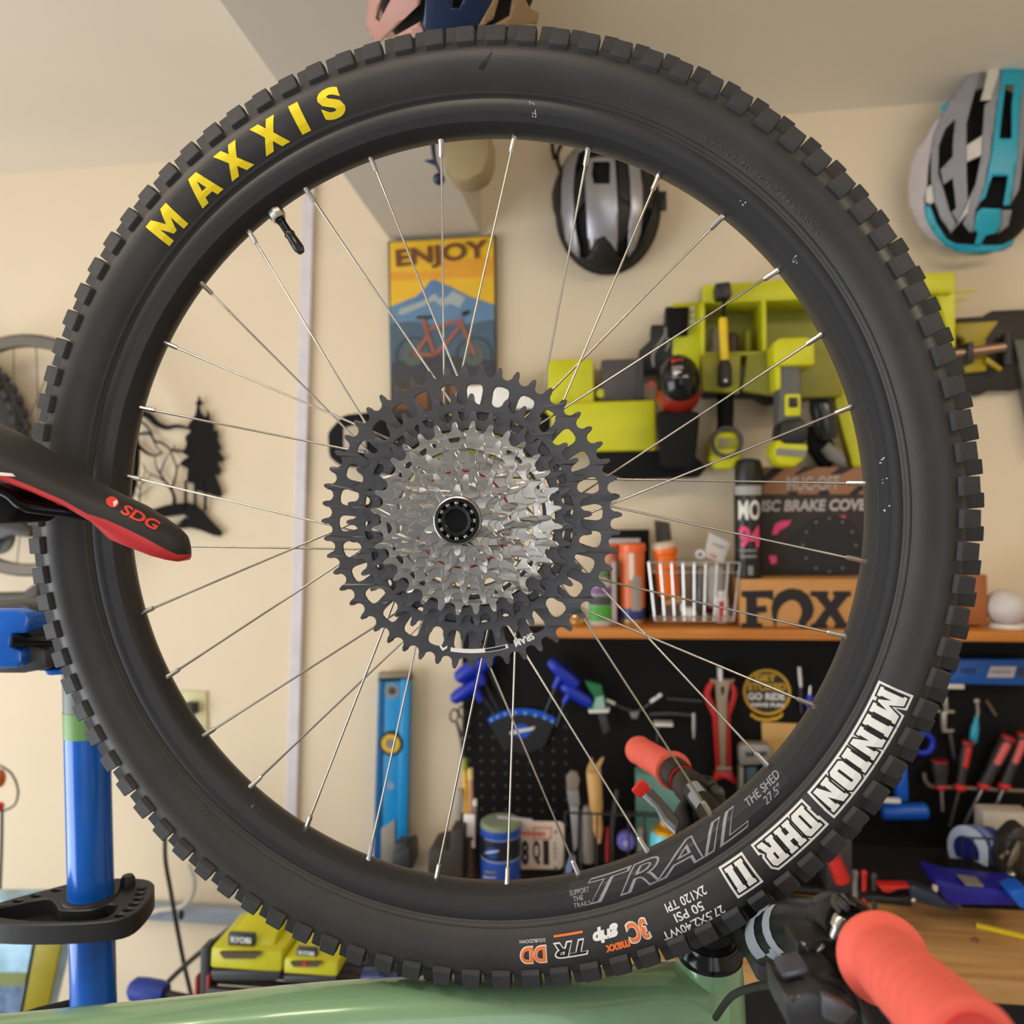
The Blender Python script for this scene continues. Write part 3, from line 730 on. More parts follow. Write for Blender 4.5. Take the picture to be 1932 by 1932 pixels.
# far brake and dropper lever
lev = between('lever_clamp', P(1296, 1479, .848), P(1316, 1500, .815), [(.0165, 0), (.0172, .2), (.0172, .8), (.0150, 1)], BLACK, None, 24)
bpart('lever_body', B().tube([P(1305, 1505, .82), P(1290, 1535, .80), P(1296, 1565, .775), P(1288, 1580, .765)], [.008, .009, .010, .008], 12), BLACK, lev)
bpart('dropper_lever', B().tube([P(1290, 1572, .775), P(1262, 1545, .785), P(1246, 1520, .80), P(1222, 1496, .812)], [(.008, .006), (.008, .005), (.006, .003), (.007, .003)], 12), mat('lever_grey', (110, 112, 114), .3, .7), lev)
tp = [P(x, y, .81) for x, y in ((1193, 1494), (1205, 1478), (1214, 1474), (1225, 1484), (1232, 1499), (1222, 1504), (1204, 1505))]
pad = B(); n_ = len(tp); off = (FW * .007); pad.add([p for p in tp] + [p + off for p in tp], [tuple(range(n_)), tuple(range(2 * n_ - 1, n_ - 1, -1))] + [(i, (i + 1) % n_, n_ + (i + 1) % n_, n_ + i) for i in range(n_)])
bpart('lever_pad', pad, mat('red_pad', (240, 50, 42), .5), lev, .0008)
bpart('brake_body', B().tube(cr([P(1335, 1478, .84), P(1345, 1500, .82), P(1362, 1530, .79), P(1378, 1560, .77)], 4), .0095, 12).tube([P(1336, 1480, .835), P(1318, 1495, .825)], .011, 12), BARK, lev)
bpart('brake_bolt', B().ell(P(1353, 1497, .81), .008, .008, .008), DGREY, lev)
# near brake and shifter under the bar
nb = between('brake_clamp', P(1568, 1738, .462), P(1606, 1752, .435), [(.0145, 0), (.0165, .15), (.0165, .85), (.0145, 1)], BARK, None, 24)
bpart('clamp_bolt', B().lathe(P(1590, 1728, .43), P(1573, 1770, .43), [(.0035, 0), (.0045, .1), (.0045, .5), (.003, .55), (.003, 1)], 12), STEEL, nb)
bpart('hinge_pin', B().lathe(P(1588, 1712, .432), P(1596, 1704, .432), [(.003, 0), (.004, .3), (.003, 1)], 12), DGREY, nb)
bpart('clamp_hinge', B().tube([P(1575, 1712, .45), P(1592, 1712, .44), P(1605, 1728, .43)], [.006, .0075, .006], 12), GLOSSK, nb)
def slab(px, d, th): 
    t_ = [P(x, y, d) for x, y in px]; k = len(t_); o_ = FW * th; b = B()
    b.add(t_ + [p + o_ for p in t_], [tuple(range(k)), tuple(range(2 * k - 1, k - 1, -1))] + [(i, (i + 1) % k, k + (i + 1) % k, k + i) for i in range(k)])
    return b
body = bpart('brake_lever_body', slab([(1502, 1776), (1560, 1772), (1600, 1790), (1612, 1830), (1590, 1840), (1540, 1832), (1506, 1822)], .425, .022), BLACK, None, .003)
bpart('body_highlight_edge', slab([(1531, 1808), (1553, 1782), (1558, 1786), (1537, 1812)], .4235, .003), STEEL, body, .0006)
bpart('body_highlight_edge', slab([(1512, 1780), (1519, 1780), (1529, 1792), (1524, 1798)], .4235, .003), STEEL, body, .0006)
bpart('body_screw', B().ell(P(1503, 1811, .422), .0022, .0022, .0022), STEEL, body)
bpart('adjuster_cap', slab([(1476, 1836), (1526, 1824), (1530, 1842), (1478, 1852)], .40, .016), mat('blue_grey_metal', (92, 98, 112), .35, .6), body, .002)
between('master_cylinder', P(1504, 1850, .408), P(1496, 1900, .408), [(.0075, 0), (.0085, .1), (.0085, 1)], GLOSSK, body)
sh = bpart('shifter', slab([(1478, 1872), (1500, 1886), (1522, 1872), (1550, 1876), (1590, 1890), (1622, 1908), (1618, 1930), (1596, 1960), (1500, 1960), (1484, 1925)], .39, .03), mat('shifter_grey', (70, 72, 76), .35, .4), None, .004)
bpart('shifter_cover', slab([(1530, 1842), (1575, 1830), (1610, 1862), (1622, 1890), (1590, 1884), (1540, 1876)], .405, .025), BLACK, sh, .004)
bpart('shifter_paddle', slab([(1553, 1878), (1592, 1892), (1618, 1910), (1590, 1938), (1555, 1925)], .386, .006), mat('paddle_grey', (105, 108, 114), .35, .5), sh, .0015)
# hoses and cables
for nm, pts_, r in (('brake_hose', ((1505, 1845, .41), (1470, 1855, .44), (1425, 1862, .5), (1380, 1880, .56), (1350, 1920, .6)), .0026), ('shift_cable', ((1380, 1815, .6), (1400, 1800, .585), (1430, 1782, .56), (1452, 1772, .54)), .0026),
                    ('shift_cable', ((1588, 1828, .41), (1604, 1852, .40), (1622, 1890, .395), (1640, 1940, .39)), .0024)):
    bpart(nm, B().tube(cr([P(*p) for p in pts_], 5), r, 10), BLACK)
# saddle
st = [(-170, 742, 830, 845, .535, .062), (-90, 768, 848, 862, .538, .055), (0, 803, 876, 890, .541, .046), (54, 832, 893, 906, .543, .040), (109, 866, 918, 931, .545, .034), (163, 901, 945, 958, .547, .029), (203, 921, 970, 983, .548, .026), (235, 936, 982, 1016, .549, .024), (272, 953, 1000, 1032, .550, .022), (305, 974, 1018, 1046, .551, .020), (330, 991, 1034, 1054, .552, .017), (347, 1006, 1045, 1058, .5525, .012), (357, 1026, 1046, 1052, .553, .004)]
blk, redr = [], []
for x, yt, ym, yl, dc, h in st:
    r = []
    for k in range(13):
        t = pi * k / 12; yy = ym + (yt - ym) * sin(t) ** .8; d = dc - h * cos(t) * (1 if True else 0)
        q = P(x, yy, dc); r.append(q + FW * (d - dc))
    r += [P(x, ym + 4, dc) + FW * (h * .6), P(x, ym + 4, dc) - FW * (h * .6)]
    blk.append(r)
    c = P(x, (ym + yl) / 2, dc); hh = P(x, ym, dc) - P(x, yl, dc)
    g = []
    for sx, sy in ((-1.015, .55), (-1.02, 0), (-.86, -.5), (.86, -.5), (1.02, 0), (1.015, .55)): g.append(c + FW * (h * sx) + hh * sy)
    redr.append(g)
sad_b = B().loft(blk)
SADK = mat('saddle_cover', (34, 33, 34), .55, bump=.05, bscale=800)
sad = bpart('saddle', sad_b, SADK, None, 0, 50)
bpart('saddle_base', B().loft(redr), mat('saddle_red', (206, 52, 56), .4), sad, 0, 50)
bv = BVHTree.FromPolygons([tuple(bike.matrix_world @ p) for p in sad_b.v], [f for f in sad_b.f])
def cast_print(name, me, m, cx, cy, w_, h_, rot, parent, lift=.0006, tree=bv):
    fit2d(me, w_, h_); slice2d(me, 5, 5); k = radians(rot)
    for v in me.vertices:
        x, y = v.co.x, v.co.y; px, py = cx + x * cos(k) + y * sin(k), cy + x * sin(k) - y * cos(k)
        r = ray(px, py).normalized(); hit = tree.ray_cast(CAM, r)
        p = (hit[0] - r * lift) if hit[0] is not None else P(px, py, .52)
        v.co = bi @ p
    me.update(); return mobj(name, me, m, parent)
SRED = mat('saddle_print_red', (222, 70, 62), .35)
cast_print('saddle_logo', text2d('SDG', 1, .03, .15), SRED, 265, 976, 78, 20, 27, sad)
cast_print('saddle_logo', plate(circ(0, 0, 1, 24), [], 0, 0), SRED, 212, 947, 25, 20, 25, sad)
cast_print('saddle_logo', plate([(-.1, .2), (.5, .9), (.9, .3), (.5, -.7)], [], 0, 0), PRINTW, 217, 949, 9, 15, 25, sad, .0009)
for o_ in (0, .055):
    bpart('saddle_rail', B().tube(cr([P(-120, 900, .52 + o_), P(0, 925, .52 + o_), P(40, 952, .52 + o_), P(75, 960, .522 + o_), P(130, 966, .528 + o_), P(185, 975, .538 + o_ * .5)], 5), .0038, 12), mat('rail_black', (30, 30, 33), .22, .8), sad)
bpart('seat_clamp', slab([(-60, 905), (10, 925), (40, 960), (20, 985), (-60, 990)], .52, .05), MBLACK, None, .004)
bpart('saddle_light_strip', slab([(-20, 889), (20, 893), (26, 899), (-20, 896)], .497, .002), PRINTW, sad)
# ------------------------------------------------------------------ repair stand
SBLUE = mat('stand_blue', (20, 104, 214), .24, .1, coat=.5); SB2 = mat('stand_green_band', (120, 170, 100), .4); SGRY = mat('stand_grey_band', (120, 130, 126), .4)
base = P(172, 1700, .77)
stand = thing('repair_stand', 'blue bicycle repair stand with black plastic tool tray, left of the big tire', 'repair stand', Matrix.Translation((base.x, base.y, .0)))
def spart(name, b, m, parent=None, bev=0.0, smooth=40):
    i_ = stand.matrix_world.inverted(); b.v = [i_ @ p for p in b.v]; return part(name, b, m, parent or stand, bev, smooth)
bx_, by_ = base.x, base.y
ztop = P(160, 1300, .77).z; zb = P(160, 1385, .77).z; zg = P(160, 1337, .77).z
pole = spart('pole', B().lathe((bx_, by_, .02), (bx_, by_, zb), [(.0205, 0), (.0205, 1)], 48), SBLUE)
spart('pole_band', B().lathe((bx_, by_, zb), (bx_, by_, zg), [(.0207, 0), (.0207, 1)], 48), SB2, pole)
spart('pole_collar', B().lathe((bx_, by_, zg), (bx_, by_, ztop + .09), [(.0203, 0), (.0203, 1)], 48), SGRY, pole)
# tool tray
zt_ = P(170, 1690, .77).z
TY = .6
tray_out = [(x, y * .6) for x, y in [(-.098, -.055), (-.07, -.078), (-.02, -.086), (.03, -.082), (.056, -.066), (.060, -.02), (.052, .035), (.03, .058), (-.02, .055), (-.055, .02), (-.088, -.025)]]
to = [(bx_ + x, by_ + y) for x, y in [(p.x, p.y) for p in cr([(x, y, 0) for x, y in tray_out], 4, True)]]
inn = [(bx_ + x, by_ + y) for x, y in [(p.x, p.y) for p in cr([(-.080, -.028, 0), (-.03, -.044, 0), (.03, -.043, 0), (.036, -.022, 0), (.026, -.016, 0), (.014, -.026, 0), (-.014, -.026, 0), (-.026, -.014, 0), (-.044, -.004, 0)], 4, True)]]
hl = [circ(bx_ + x, by_ + y * .62, .0048, 14, .0032) for x, y in ((.046, -.060), (.049, -.044), (.050, -.028), (.049, -.012), (.046, .004), (.043, .020), (-.088, -.044), (-.077, -.028), (-.066, -.012), (-.054, .003), (-.04, .02))]
TRK = mat('tray_black', (38, 38, 42), .45, var=.08)
_m1 = plate(to, [inn] + hl, zt_ - .019, zt_, .0012); _m1.transform(stand.matrix_world.inverted()); tray = mobj('tool_tray', _m1, TRK, stand, 40)
_m2 = plate([(bx_ + (x - bx_) * .97, by_ + (y - by_) * .97) for x, y in to], [], zt_ - .019, zt_ - .016); _m2.transform(stand.matrix_world.inverted()); mobj('tray_floor', _m2, TRK, tray, 40)
spart('tray_collar', B().lathe((bx_, by_, zt_ - .019), (bx_, by_, zt_ + .002), [(.026, 0), (.026, .9), (.0245, 1)], 40), TRK, tray)
spart('height_knob', B().lathe((bx_ - .012, by_ + .02, zt_ + .012), (bx_ - .03, by_ + .045, zt_ + .012), [(.017, 0), (.017, .8), (.013, 1)], 20), TRK, tray)
spart('tray_screw', B().lathe((bx_ + .026, by_ + .02, zt_ - .002), (bx_ + .026, by_ + .02, zt_ + .010), [(.007, 0), (.007, .7), (.005, 1)], 16), TRK, tray)
# clamp head
def sslab(px, d, th):
    t_ = [P(x, y, d) for x, y in px]; k = len(t_); o_ = FW * th; b = B()
    return b.add(t_ + [p + o_ for p in t_], [tuple(range(k)), tuple(range(2 * k - 1, k - 1, -1))] + [(i, (i + 1) % k, k + (i + 1) % k, k + i) for i in range(k)])
cl_ = spart('clamp_head', sslab([(-80, 1150), (30, 1150), (48, 1156), (54, 1168), (53, 1190), (45, 1196), (24, 1197), (19, 1212), (26, 1222), (40, 1228), (41, 1250), (34, 1260), (-80, 1264)], .70, .05), SBLUE, None, .006)
spart('clamp_frame', sslab([(-80, 1143), (40, 1138), (62, 1146), (68, 1165), (62, 1200), (58, 1216), (85, 1222), (90, 1265), (60, 1268), (38, 1272), (-80, 1272)], .712, .05), mat('clamp_charcoal', (62, 64, 68), .45), cl_, .006)
spart('clamp_screw', B().lathe(P(20, 1209, .698), P(100, 1210, .72), [(.006, 0), (.006, .3), (.0045, .32), (.0045, 1)], 16), GLOSSK, cl_)
spart('clamp_body', sslab([(60, 1188), (110, 1190), (120, 1262), (70, 1268), (48, 1262), (44, 1225)], .735, .05), MBLACK, cl_, .006)
spart('clamp_arm', sslab([(76, 1264), (118, 1262), (118, 1274), (88, 1276)], .73, .045), SBLUE, cl_, .003)
# stand foot levers low in the frame
lgc = spart('leg_clamp', sslab([(-30, 1990), (10, 1928), (60, 1912), (110, 1900), (136, 1894), (150, 1990)], .775, .012), MBLACK, None, .002)
spart('leg_lever', sslab([(196, 1900), (380, 1896), (390, 1990), (196, 1990)], .775, .008), MBLACK, lgc, .002)
# ------------------------------------------------------------------ on the wall
# tree silhouette
Q = lambda pts: zz(220, 700, 4.025, pts)
MET = mat('black_sheet_metal', (24, 22, 22), .75, spec=.2)
t = W('tree_wall_art', 'black sheet metal wall art of a tall fir and bare trees on a hill', 'wall art', 379, 1000, .0)
fir = t.poly('fir_tree', Q([(625, 185), (640, 230), (655, 240), (630, 265), (635, 310), (665, 345), (685, 345), (690, 290), (705, 340), (700, 370), (735, 400), (730, 450), (750, 455), (760, 440), (768, 500), (760, 520), (790, 580), (765, 610), (815, 660), (800, 690), (750, 680), (790, 750), (770, 790), (735, 780), (790, 900), (800, 950), (770, 960), (690, 930), (610, 910), (600, 850), (560, 850), (530, 840), (535, 790), (540, 740), (480, 710), (510, 670), (545, 650), (500, 620), (530, 560), (520, 500), (560, 460), (540, 410), (580, 360), (600, 320), (610, 260), (595, 245), (612, 230)]), .010, .013, MET)
t.poly('ground', Q([(230, 1060), (270, 1050), (370, 1020), (430, 1010), (480, 1005), (540, 1000), (600, 1020), (660, 1065), (700, 1120), (760, 1180), (800, 1225), (790, 1255), (740, 1250), (640, 1210), (560, 1190), (500, 1195), (540, 1150), (545, 1110), (510, 1090), (430, 1100), (360, 1110), (300, 1090)]), .010, .013, MET)
t.poly('ground_arc', Q([(420, 1150), (480, 1140), (530, 1105), (545, 1140), (520, 1190), (460, 1200), (360, 1190), (340, 1170), (440, 1175), (490, 1150)]), .010, .013, MET)
for x in (522, 595, 672): t.poly('trunk', Q([(x - 9, 830), (x + 9, 830), (x + 8, 1060), (x - 12, 1060)]), .010, .013, MET)
bt = None
for path_, r in (([(435, 1020), (438, 960), (415, 900), (370, 840), (330, 780), (300, 720), (290, 650)], (.0045, .0012)), ([(415, 900), (440, 830), (455, 740), (420, 640), (400, 590)], (.003, .001)), ([(370, 840), (300, 800), (240, 770), (200, 720)], (.0022, .0008)),
                 ([(330, 780), (360, 700), (390, 640), (440, 600), (520, 600)], (.002, .0008)), ([(455, 740), (500, 690), (540, 660)], (.002, .0008)), ([(175, 1000), (180, 900), (200, 820), (220, 740), (190, 690)], (.002, .0006)), ([(180, 900), (140, 830), (130, 780)], (.0014, .0005)), ([(190, 860), (250, 800), (290, 790)], (.0014, .0005)), ([(180, 950), (250, 890), (290, 870)], (.0012, .0005)), ([(178, 970), (120, 890)], (.0012, .0005)),
                 ([(180, 310), (250, 345), (300, 395), (380, 430), (450, 418), (510, 425), (560, 440)], (.0085, .0025)), ([(150, 480), (200, 475), (255, 478), (290, 530), (340, 545), (390, 575), (430, 605), (530, 612)], (.0035, .002)), ([(180, 380), (240, 430), (270, 490), (300, 570), (350, 620)], (.003, .0012)), ([(140, 540), (200, 600), (250, 632), (300, 640), (340, 620)], (.005, .0015)), ([(430, 605), (440, 560)], (.003, .001))):
    t.tube('branch', [(*p, .0115) for p in Q(path_)], r, MET, seg=6)
# poster
Q = lambda pts: zz(700, 420, 5.366, pts)
p = W('poster', 'framed ENJOY poster of a blue mountain and red bicycle on yellow', 'poster', 835, 620, .0)
p.poly('frame', Q([(168, 185), (1255, 120), (1268, 2080), (200, 2080)]), 0, .018, mat('poster_frame', (74, 68, 50), .5), .001)
def pf(n, pts, k, m): p.flat(n, Q(pts), .0182 + k * .0006, m)
pf('sky_panel', [(190, 200), (1240, 138), (1250, 1000), (200, 1000)], 0, mat('poster_yellow', (232, 184, 34), .5))
pf('sky_band', [(192, 500), (1246, 480), (1246, 545), (560, 575), (192, 590)], 1, mat('poster_orange', (226, 158, 42), .5))
pf('sky_band', [(700, 390), (1245, 340), (1245, 480), (720, 480)], 1, mat('poster_orange', (226, 158, 42), .5))
PB = mat('poster_blue', (92, 130, 168), .5); PBD = mat('poster_teal', (66, 92, 112), .5); PNV = mat('poster_navy', (52, 54, 66), .5)
pf('mountain', [(195, 850), (380, 775), (470, 745), (560, 640), (600, 585), (660, 580), (720, 620), (800, 645), (980, 740), (1245, 830), (1250, 1560), (200, 1570)], 2, PB)
pf('snow_field', [(300, 870), (500, 800), (590, 760), (640, 700), (680, 760), (760, 760), (830, 690), (960, 760), (900, 860), (800, 820), (720, 850), (640, 790), (520, 850), (330, 930), (270, 930)], 3, mat('poster_snow', (158, 172, 172), .5))
pf('peak_shade', [(560, 650), (610, 590), (660, 590), (690, 650), (640, 720), (560, 760), (470, 800), (400, 800)], 3, mat('poster_peak', (86, 124, 176), .5))
pf('foreground', [(200, 1020), (420, 1000), (700, 1060), (1000, 1020), (1250, 980), (1252, 1570), (205, 1575)], 4, PBD)
pf('foreground', [(205, 1420), (600, 1330), (900, 1360), (1252, 1400), (1255, 1575), (208, 1580)], 5, PNV)
PR = mat('poster_red', (160, 88, 66), .5); PT = mat('poster_tire', (62, 66, 64), .5)
for cx in (425, 1040):
    x, y = Q([(cx, 1340)])[0]; p.ring('wheel_print', x, y, 30.5, 34, .0215, .0225, PT)
    p.ring('wheel_print', x, y, 6, 20, .0215, .0222, mat('poster_disc', (84, 92, 84), .5))
def pl(pts, wd, m):
    for a, b_ in zip(pts, pts[1:]):
        d = Vector((b_[0] - a[0], b_[1] - a[1])).normalized() * wd / 2; nx, ny = -d.y, d.x
        p.flat('bike_print', Q([(a[0] + nx, a[1] + ny), (b_[0] + nx, b_[1] + ny), (b_[0] - nx, b_[1] - ny), (a[0] - nx, a[1] - ny)]), .0232, m)
for s_ in ([(520, 960), (560, 1090), (640, 1340)], [(560, 1090), (880, 990)], [(640, 1340), (780, 1200), (910, 1040)], [(640, 1340), (430, 1340)], [(570, 1160), (430, 1340)], [(890, 970), (930, 1060), (1050, 1340)]): pl(s_, 34, PR)
pl([(460, 960), (620, 955)], 24, PRINTK); pl([(920, 930), (990, 900)], 40, PRINTK)
p.text('poster_title', 'ENJOY', *Q([(715, 335)])[0], 172, 41, .0215, mat('poster_brown', (112, 62, 34), .6), bold=.03, rot=3)
pf('lower_panel', [(208, 1600), (1258, 1590), (1262, 2060), (214, 2060)], 5, mat('poster_dark', (60, 52, 46), .5))
p.bars('lower_print', *Q([(715, 1760)])[0], 172, 50, .0225, mat('poster_rust', (132, 84, 50), .6), 5, 3)

# silver helmet
HSIL = mat('helmet_silver', (172, 172, 180), .3, .55); HBLK = mat('helmet_black', (20, 20, 22), .5); HFOAM = mat('helmet_foam', (10, 10, 11), .9)
Q = lambda pts: zz(1020, 250, 6.9, pts)
h = W('bike_helmet', 'black bike helmet with silver ribs hung crown outward on the wall', 'helmet', 1142, 390, .01)
C = (1146, 384); RXY = (106, 132)
bx0, by0 = h.L(*C, .06)
def hdome(hh, c, rx, ry, rz, m, name='inner_shell'):
    cx, cy = hh.L(c[0], c[1], rz * .35); b = B(); rings = []
    for j in range(11):
        tt = (pi / 2) * j / 10; k = max(cos(tt), .002)
        rings.append([(cx + rx * hh.s * k * cos(2 * pi * i / 40), cy + ry * hh.s * k * sin(2 * pi * i / 40), rz * sin(tt)) for i in range(40)])
    b.loft(rings); return part(name, b, m, hh.e, 0, 60)
hdome(h, C, 100, 124, .105, HFOAM)
for nm, pts_ in (('silver_rib', [(390, 230), (520, 215), (460, 480), (440, 760), (450, 1050), (470, 1280), (520, 1500), (520, 1610), (420, 1520), (350, 1380), (300, 1050), (300, 700), (330, 430)]),
                 ('silver_rib', [(640, 370), (800, 340), (960, 370), (985, 700), (1005, 1000), (1000, 1350), (985, 1540), (920, 1440), (830, 1340), (740, 1390), (660, 1530), (620, 1300), (600, 900), (590, 600)]),
                 ('silver_rib', [(1130, 400), (1200, 410), (1270, 450), (1300, 700), (1310, 1000), (1280, 1300), (1210, 1500), (1130, 1600), (1140, 1250), (1165, 950), (1155, 650)])):
    hol = [Q([(690, 400), (905, 400), (900, 690), (700, 690), (670, 560)])] if pts_[0] == (640, 370) else []
    h.dome(nm, Q(pts_), C, *RXY, .11, .004, HSIL, holes=hol)
for pts_ in ([(230, 520), (290, 500), (280, 900), (320, 1350), (430, 1600), (560, 1700), (700, 1760), (830, 1800), (1000, 1780), (1200, 1680), (1400, 1450), (1500, 1150), (1480, 900), (1420, 1100), (1330, 1350), (1220, 1560), (1080, 1660), (1000, 1600), (985, 1560), (910, 1450), (830, 1350), (740, 1400), (665, 1560), (590, 1640), (470, 1580), (380, 1450), (260, 1250), (180, 1000), (160, 800)],
             [(150, 150), (240, 130), (220, 330), (240, 500), (170, 560)], [(380, 190), (300, 300), (210, 430), (190, 520), (290, 470), (400, 260)], [(1005, 850), (1170, 950), (1120, 1350), (1010, 1450)], [(990, 380), (1120, 400), (1170, 950), (1005, 840)], [(450, 560), (580, 480), (590, 900), (470, 1060)], [(1310, 470), (1400, 520), (1440, 800), (1440, 1000), (1330, 1000), (1300, 700)]):
    h.dome('black_rib', Q(pts_), C, *RXY, .11, .0015, HBLK)
h.box('strap_buckle', *Q([(1530, 760)])[0], *Q([(1640, 1000)])[0], .02, .03, HBLK, .001)
h.tube('strap', [(1046, 300, .03), (1042, 270, .02), (1050, 230, .005)], .004, HBLK)
h.tube('strap', [(1060, 330, .05), (1052, 290, .02), (1080, 235, .005)], .004, HBLK)

# teal helmet
Q = lambda pts: zz(1680, 90, 4.83, pts)
h = W('bike_helmet', 'grey, white and teal bike helmet hung on the right of the wall', 'helmet', 1842, 300, .01)
C = (1852, 292); R3 = (150, 222); RZ = .12
TEAL = mat('helmet_teal', (34, 160, 186), .4); HG = mat('helmet_grey', (142, 142, 148), .45); HW = mat('helmet_white', (205, 200, 192), .4); HL = mat('helmet_lilac_white', (190, 180, 180), .5)
hdome(h, (1868, 312), 112, 162, .106, HFOAM)
for nm, pts_, m, k in (
    ('side_band', [(420, 660), (330, 830), (250, 920), (200, 1060), (170, 1250), (180, 1430), (250, 1600), (360, 1730), (520, 1820), (420, 1650), (330, 1500), (310, 1380), (340, 1250), (350, 1080), (390, 880), (470, 640)], HL, .002),
    ('grey_rib', [(880, 110), (740, 170), (650, 380), (540, 500), (470, 640), (400, 800), (380, 930), (380, 1200), (410, 1400), (470, 1560), (560, 1680), (600, 1600), (540, 1480), (490, 1300), (440, 1150), (445, 900), (500, 750), (590, 660), (570, 900), (570, 1000), (460, 1120), (490, 1250), (570, 1190), (600, 1460), (560, 1500), (620, 1590), (700, 1400), (690, 1050), (690, 700), (740, 500), (800, 280)], HG, .004),
    ('white_rib', [(900, 105), (1000, 100), (960, 300), (900, 500), (810, 500), (840, 400)], HW, .005),
    ('grey_rib', [(1000, 110), (960, 300), (900, 500), (850, 540), (830, 800), (820, 1000), (770, 1250), (700, 1400), (690, 1600), (760, 1680), (770, 1480), (830, 1380), (900, 1000), (950, 600), (990, 350)], HG, .004),
    ('white_bridge', [(690, 900), (830, 810), (820, 990), (690, 1050)], HW, .003),
    ('white_bridge', [(330, 1280), (390, 1240), (410, 1400), (370, 1430), (330, 1400)], HW, .003),
    ('white_bridge', [(730, 1360), (700, 1500), (540, 1700), (620, 1590), (700, 1420)], HW, .006),
    ('teal_spine', [(1010, 95), (1180, 95), (1170, 360), (1140, 700), (1130, 1000), (1100, 1200), (1060, 1440), (1010, 1440), (1050, 1180), (910, 1180), (850, 1370), (800, 1420), (860, 1230), (910, 950), (950, 600), (985, 350)], TEAL, .007),
    ('grey_rib', [(1180, 110), (1290, 130), (1230, 500), (1200, 900), (1150, 1300), (1080, 1420), (1130, 1000), (1150, 600)], HG, .004),
    ('teal_tail', [(820, 1460), (990, 1470), (990, 1600), (950, 1680), (860, 1700), (810, 1790), (760, 1790), (790, 1690), (760, 1640), (780, 1500)], TEAL, .006),
    ('teal_rim', [(320, 1440), (370, 1440), (430, 1600), (520, 1740), (600, 1780), (760, 1790), (1000, 1800), (1110, 1740), (1080, 1800), (1000, 1840), (800, 1860), (620, 1850), (520, 1800), (420, 1700), (340, 1560)], TEAL, .004),
    ('teal_patch', [(460, 560), (560, 470), (540, 530), (480, 620)], TEAL, .003),
    ('grey_tail', [(690, 1530), (760, 1500), (770, 1660), (720, 1680), (660, 1600)], HG, .003), ('grey_tail', [(1000, 1480), (1090, 1480), (1060, 1620), (970, 1690), (990, 1600)], HG, .003)):
    hol = []
    if nm == 'teal_spine': hol = [Q([(1020, 370), (1100, 370), (1080, 560), (1080, 850), (970, 850), (1000, 560)])]
    h.dome(nm, Q(pts_), C, *R3, RZ, k, m, holes=hol)

# pink and navy helmet on the beam, cut by the top of the frame
Q = lambda pts: zz(680, 0, 4.83, pts)
h = W('bike_helmet', 'dusty pink and navy bike helmet hanging from the ceiling beam at the top edge', 'helmet', 850, 20, .86)
HP_ = mat('helmet_pink', (182, 134, 124), .5); HN = mat('helmet_navy', (24, 40, 74), .35)
C = (850, -70); R3 = (175, 170); RZ = .10
hdome(h, C, 150, 140, .088, HFOAM)
for nm, pts_, m, k in (('pink_rib', [(140, -200), (100, 360), (180, 380), (240, 330), (560, 30), (620, -200), (420, -200), (220, 180), (190, 150), (260, -100), (280, -200)], HP_, .006), ('pink_rib', [(330, 310), (560, 180), (600, 260), (500, 320), (340, 340)], HP_, .005),
                       ('navy_shell', [(640, -250), (600, 120), (580, 200), (620, 270), (800, 280), (1000, 240), (1060, 200), (1180, 0), (1240, -250), (1060, -250), (900, 60), (840, 60), (870, -250)], HN, .005), ('tan_rib', [(1200, -100), (1240, -30), (1190, 150), (1100, 210), (1060, 220), (1180, 0)], mat('helmet_tan', (150, 124, 92), .5), .005), ('tan_rib', [(1350, -100), (1420, -100), (1500, 60), (1580, 100), (1560, 200), (1490, 190), (1400, 220), (1200, 210), (1340, 130), (1360, 0)], mat('helmet_tan', (150, 124, 92), .5), .005)):
    h.dome(nm, Q(pts_), C, *R3, RZ, k, m)
for nm, pts_, m in (('pink_rib', [(715, 0), (745, -8), (760, -90), (800, -170), (830, -215), (790, -205), (735, -140), (712, -70)], HP_), ('navy_shell', [(812, -40), (850, -40), (850, -225), (822, -220), (808, -130)], HN), ('navy_shell', [(868, -40), (905, -40), (912, -130), (895, -220), (870, -225)], HN), ('tan_rib', [(930, -10), (985, -30), (1000, -90), (960, -170), (915, -215), (940, -130)], mat('helmet_tan', (150, 124, 92), .5))):
    h.dome(nm, pts_, C, *R3, RZ, .005, m)
for sx_ in (-.04, .04):
    q0 = h.L(*C, 0); part('chin_strap', B().tube([(q0[0] + sx_, q0[1] + .03, .02), (q0[0] + sx_ * .5, (q0[1] + .03 + VS - h.v) / 2 + .02, .01), (q0[0], VS - h.v, 0)], (.003), 6), HFOAM, h.e, 0, 40)
hook = W('helmet_hook', 'small navy hook dangling under the ceiling beam inside the wheel opening', 'hook', 828, 330, .52)
hook.tube('stem', [(816, 262, 0), (820, 300, 0), (830, 325, 0)], (.004, .002), HN)
_t = hook.L(816, 262, 0); part('cord', B().tube([(_t[0], _t[1], 0), (_t[0], VS - hook.v, 0)], .0015, 6), HN, hook.e, 0, 40)
hook.ell('ball', 828, 338, 0, 11, 11, .010, HN); hook.poly('fin', [(800, 302), (818, 300), (822, 312), (812, 308)], -.002, .002, HN)
bag = W('cloth_bag', 'tan cloth bag hanging beside the ceiling beam, seen just under the rim', 'bag', 880, 300, .50)
bag.poly('cloth', [(838, 240), (925, 240), (925, 290), (915, 325), (880, 342), (845, 336), (836, 300)], -.03, .03, mat('tan_cloth', (164, 146, 108), .85, bump=.3, bscale=60), .012)
_t = bag.L(880, 242, 0); part('hanger', B().tube([(_t[0], _t[1] - .01, 0), (_t[0], VS - bag.v, 0)], .003, 6), mat('tan_cloth', (164, 146, 108), .85), bag.e, 0, 40)
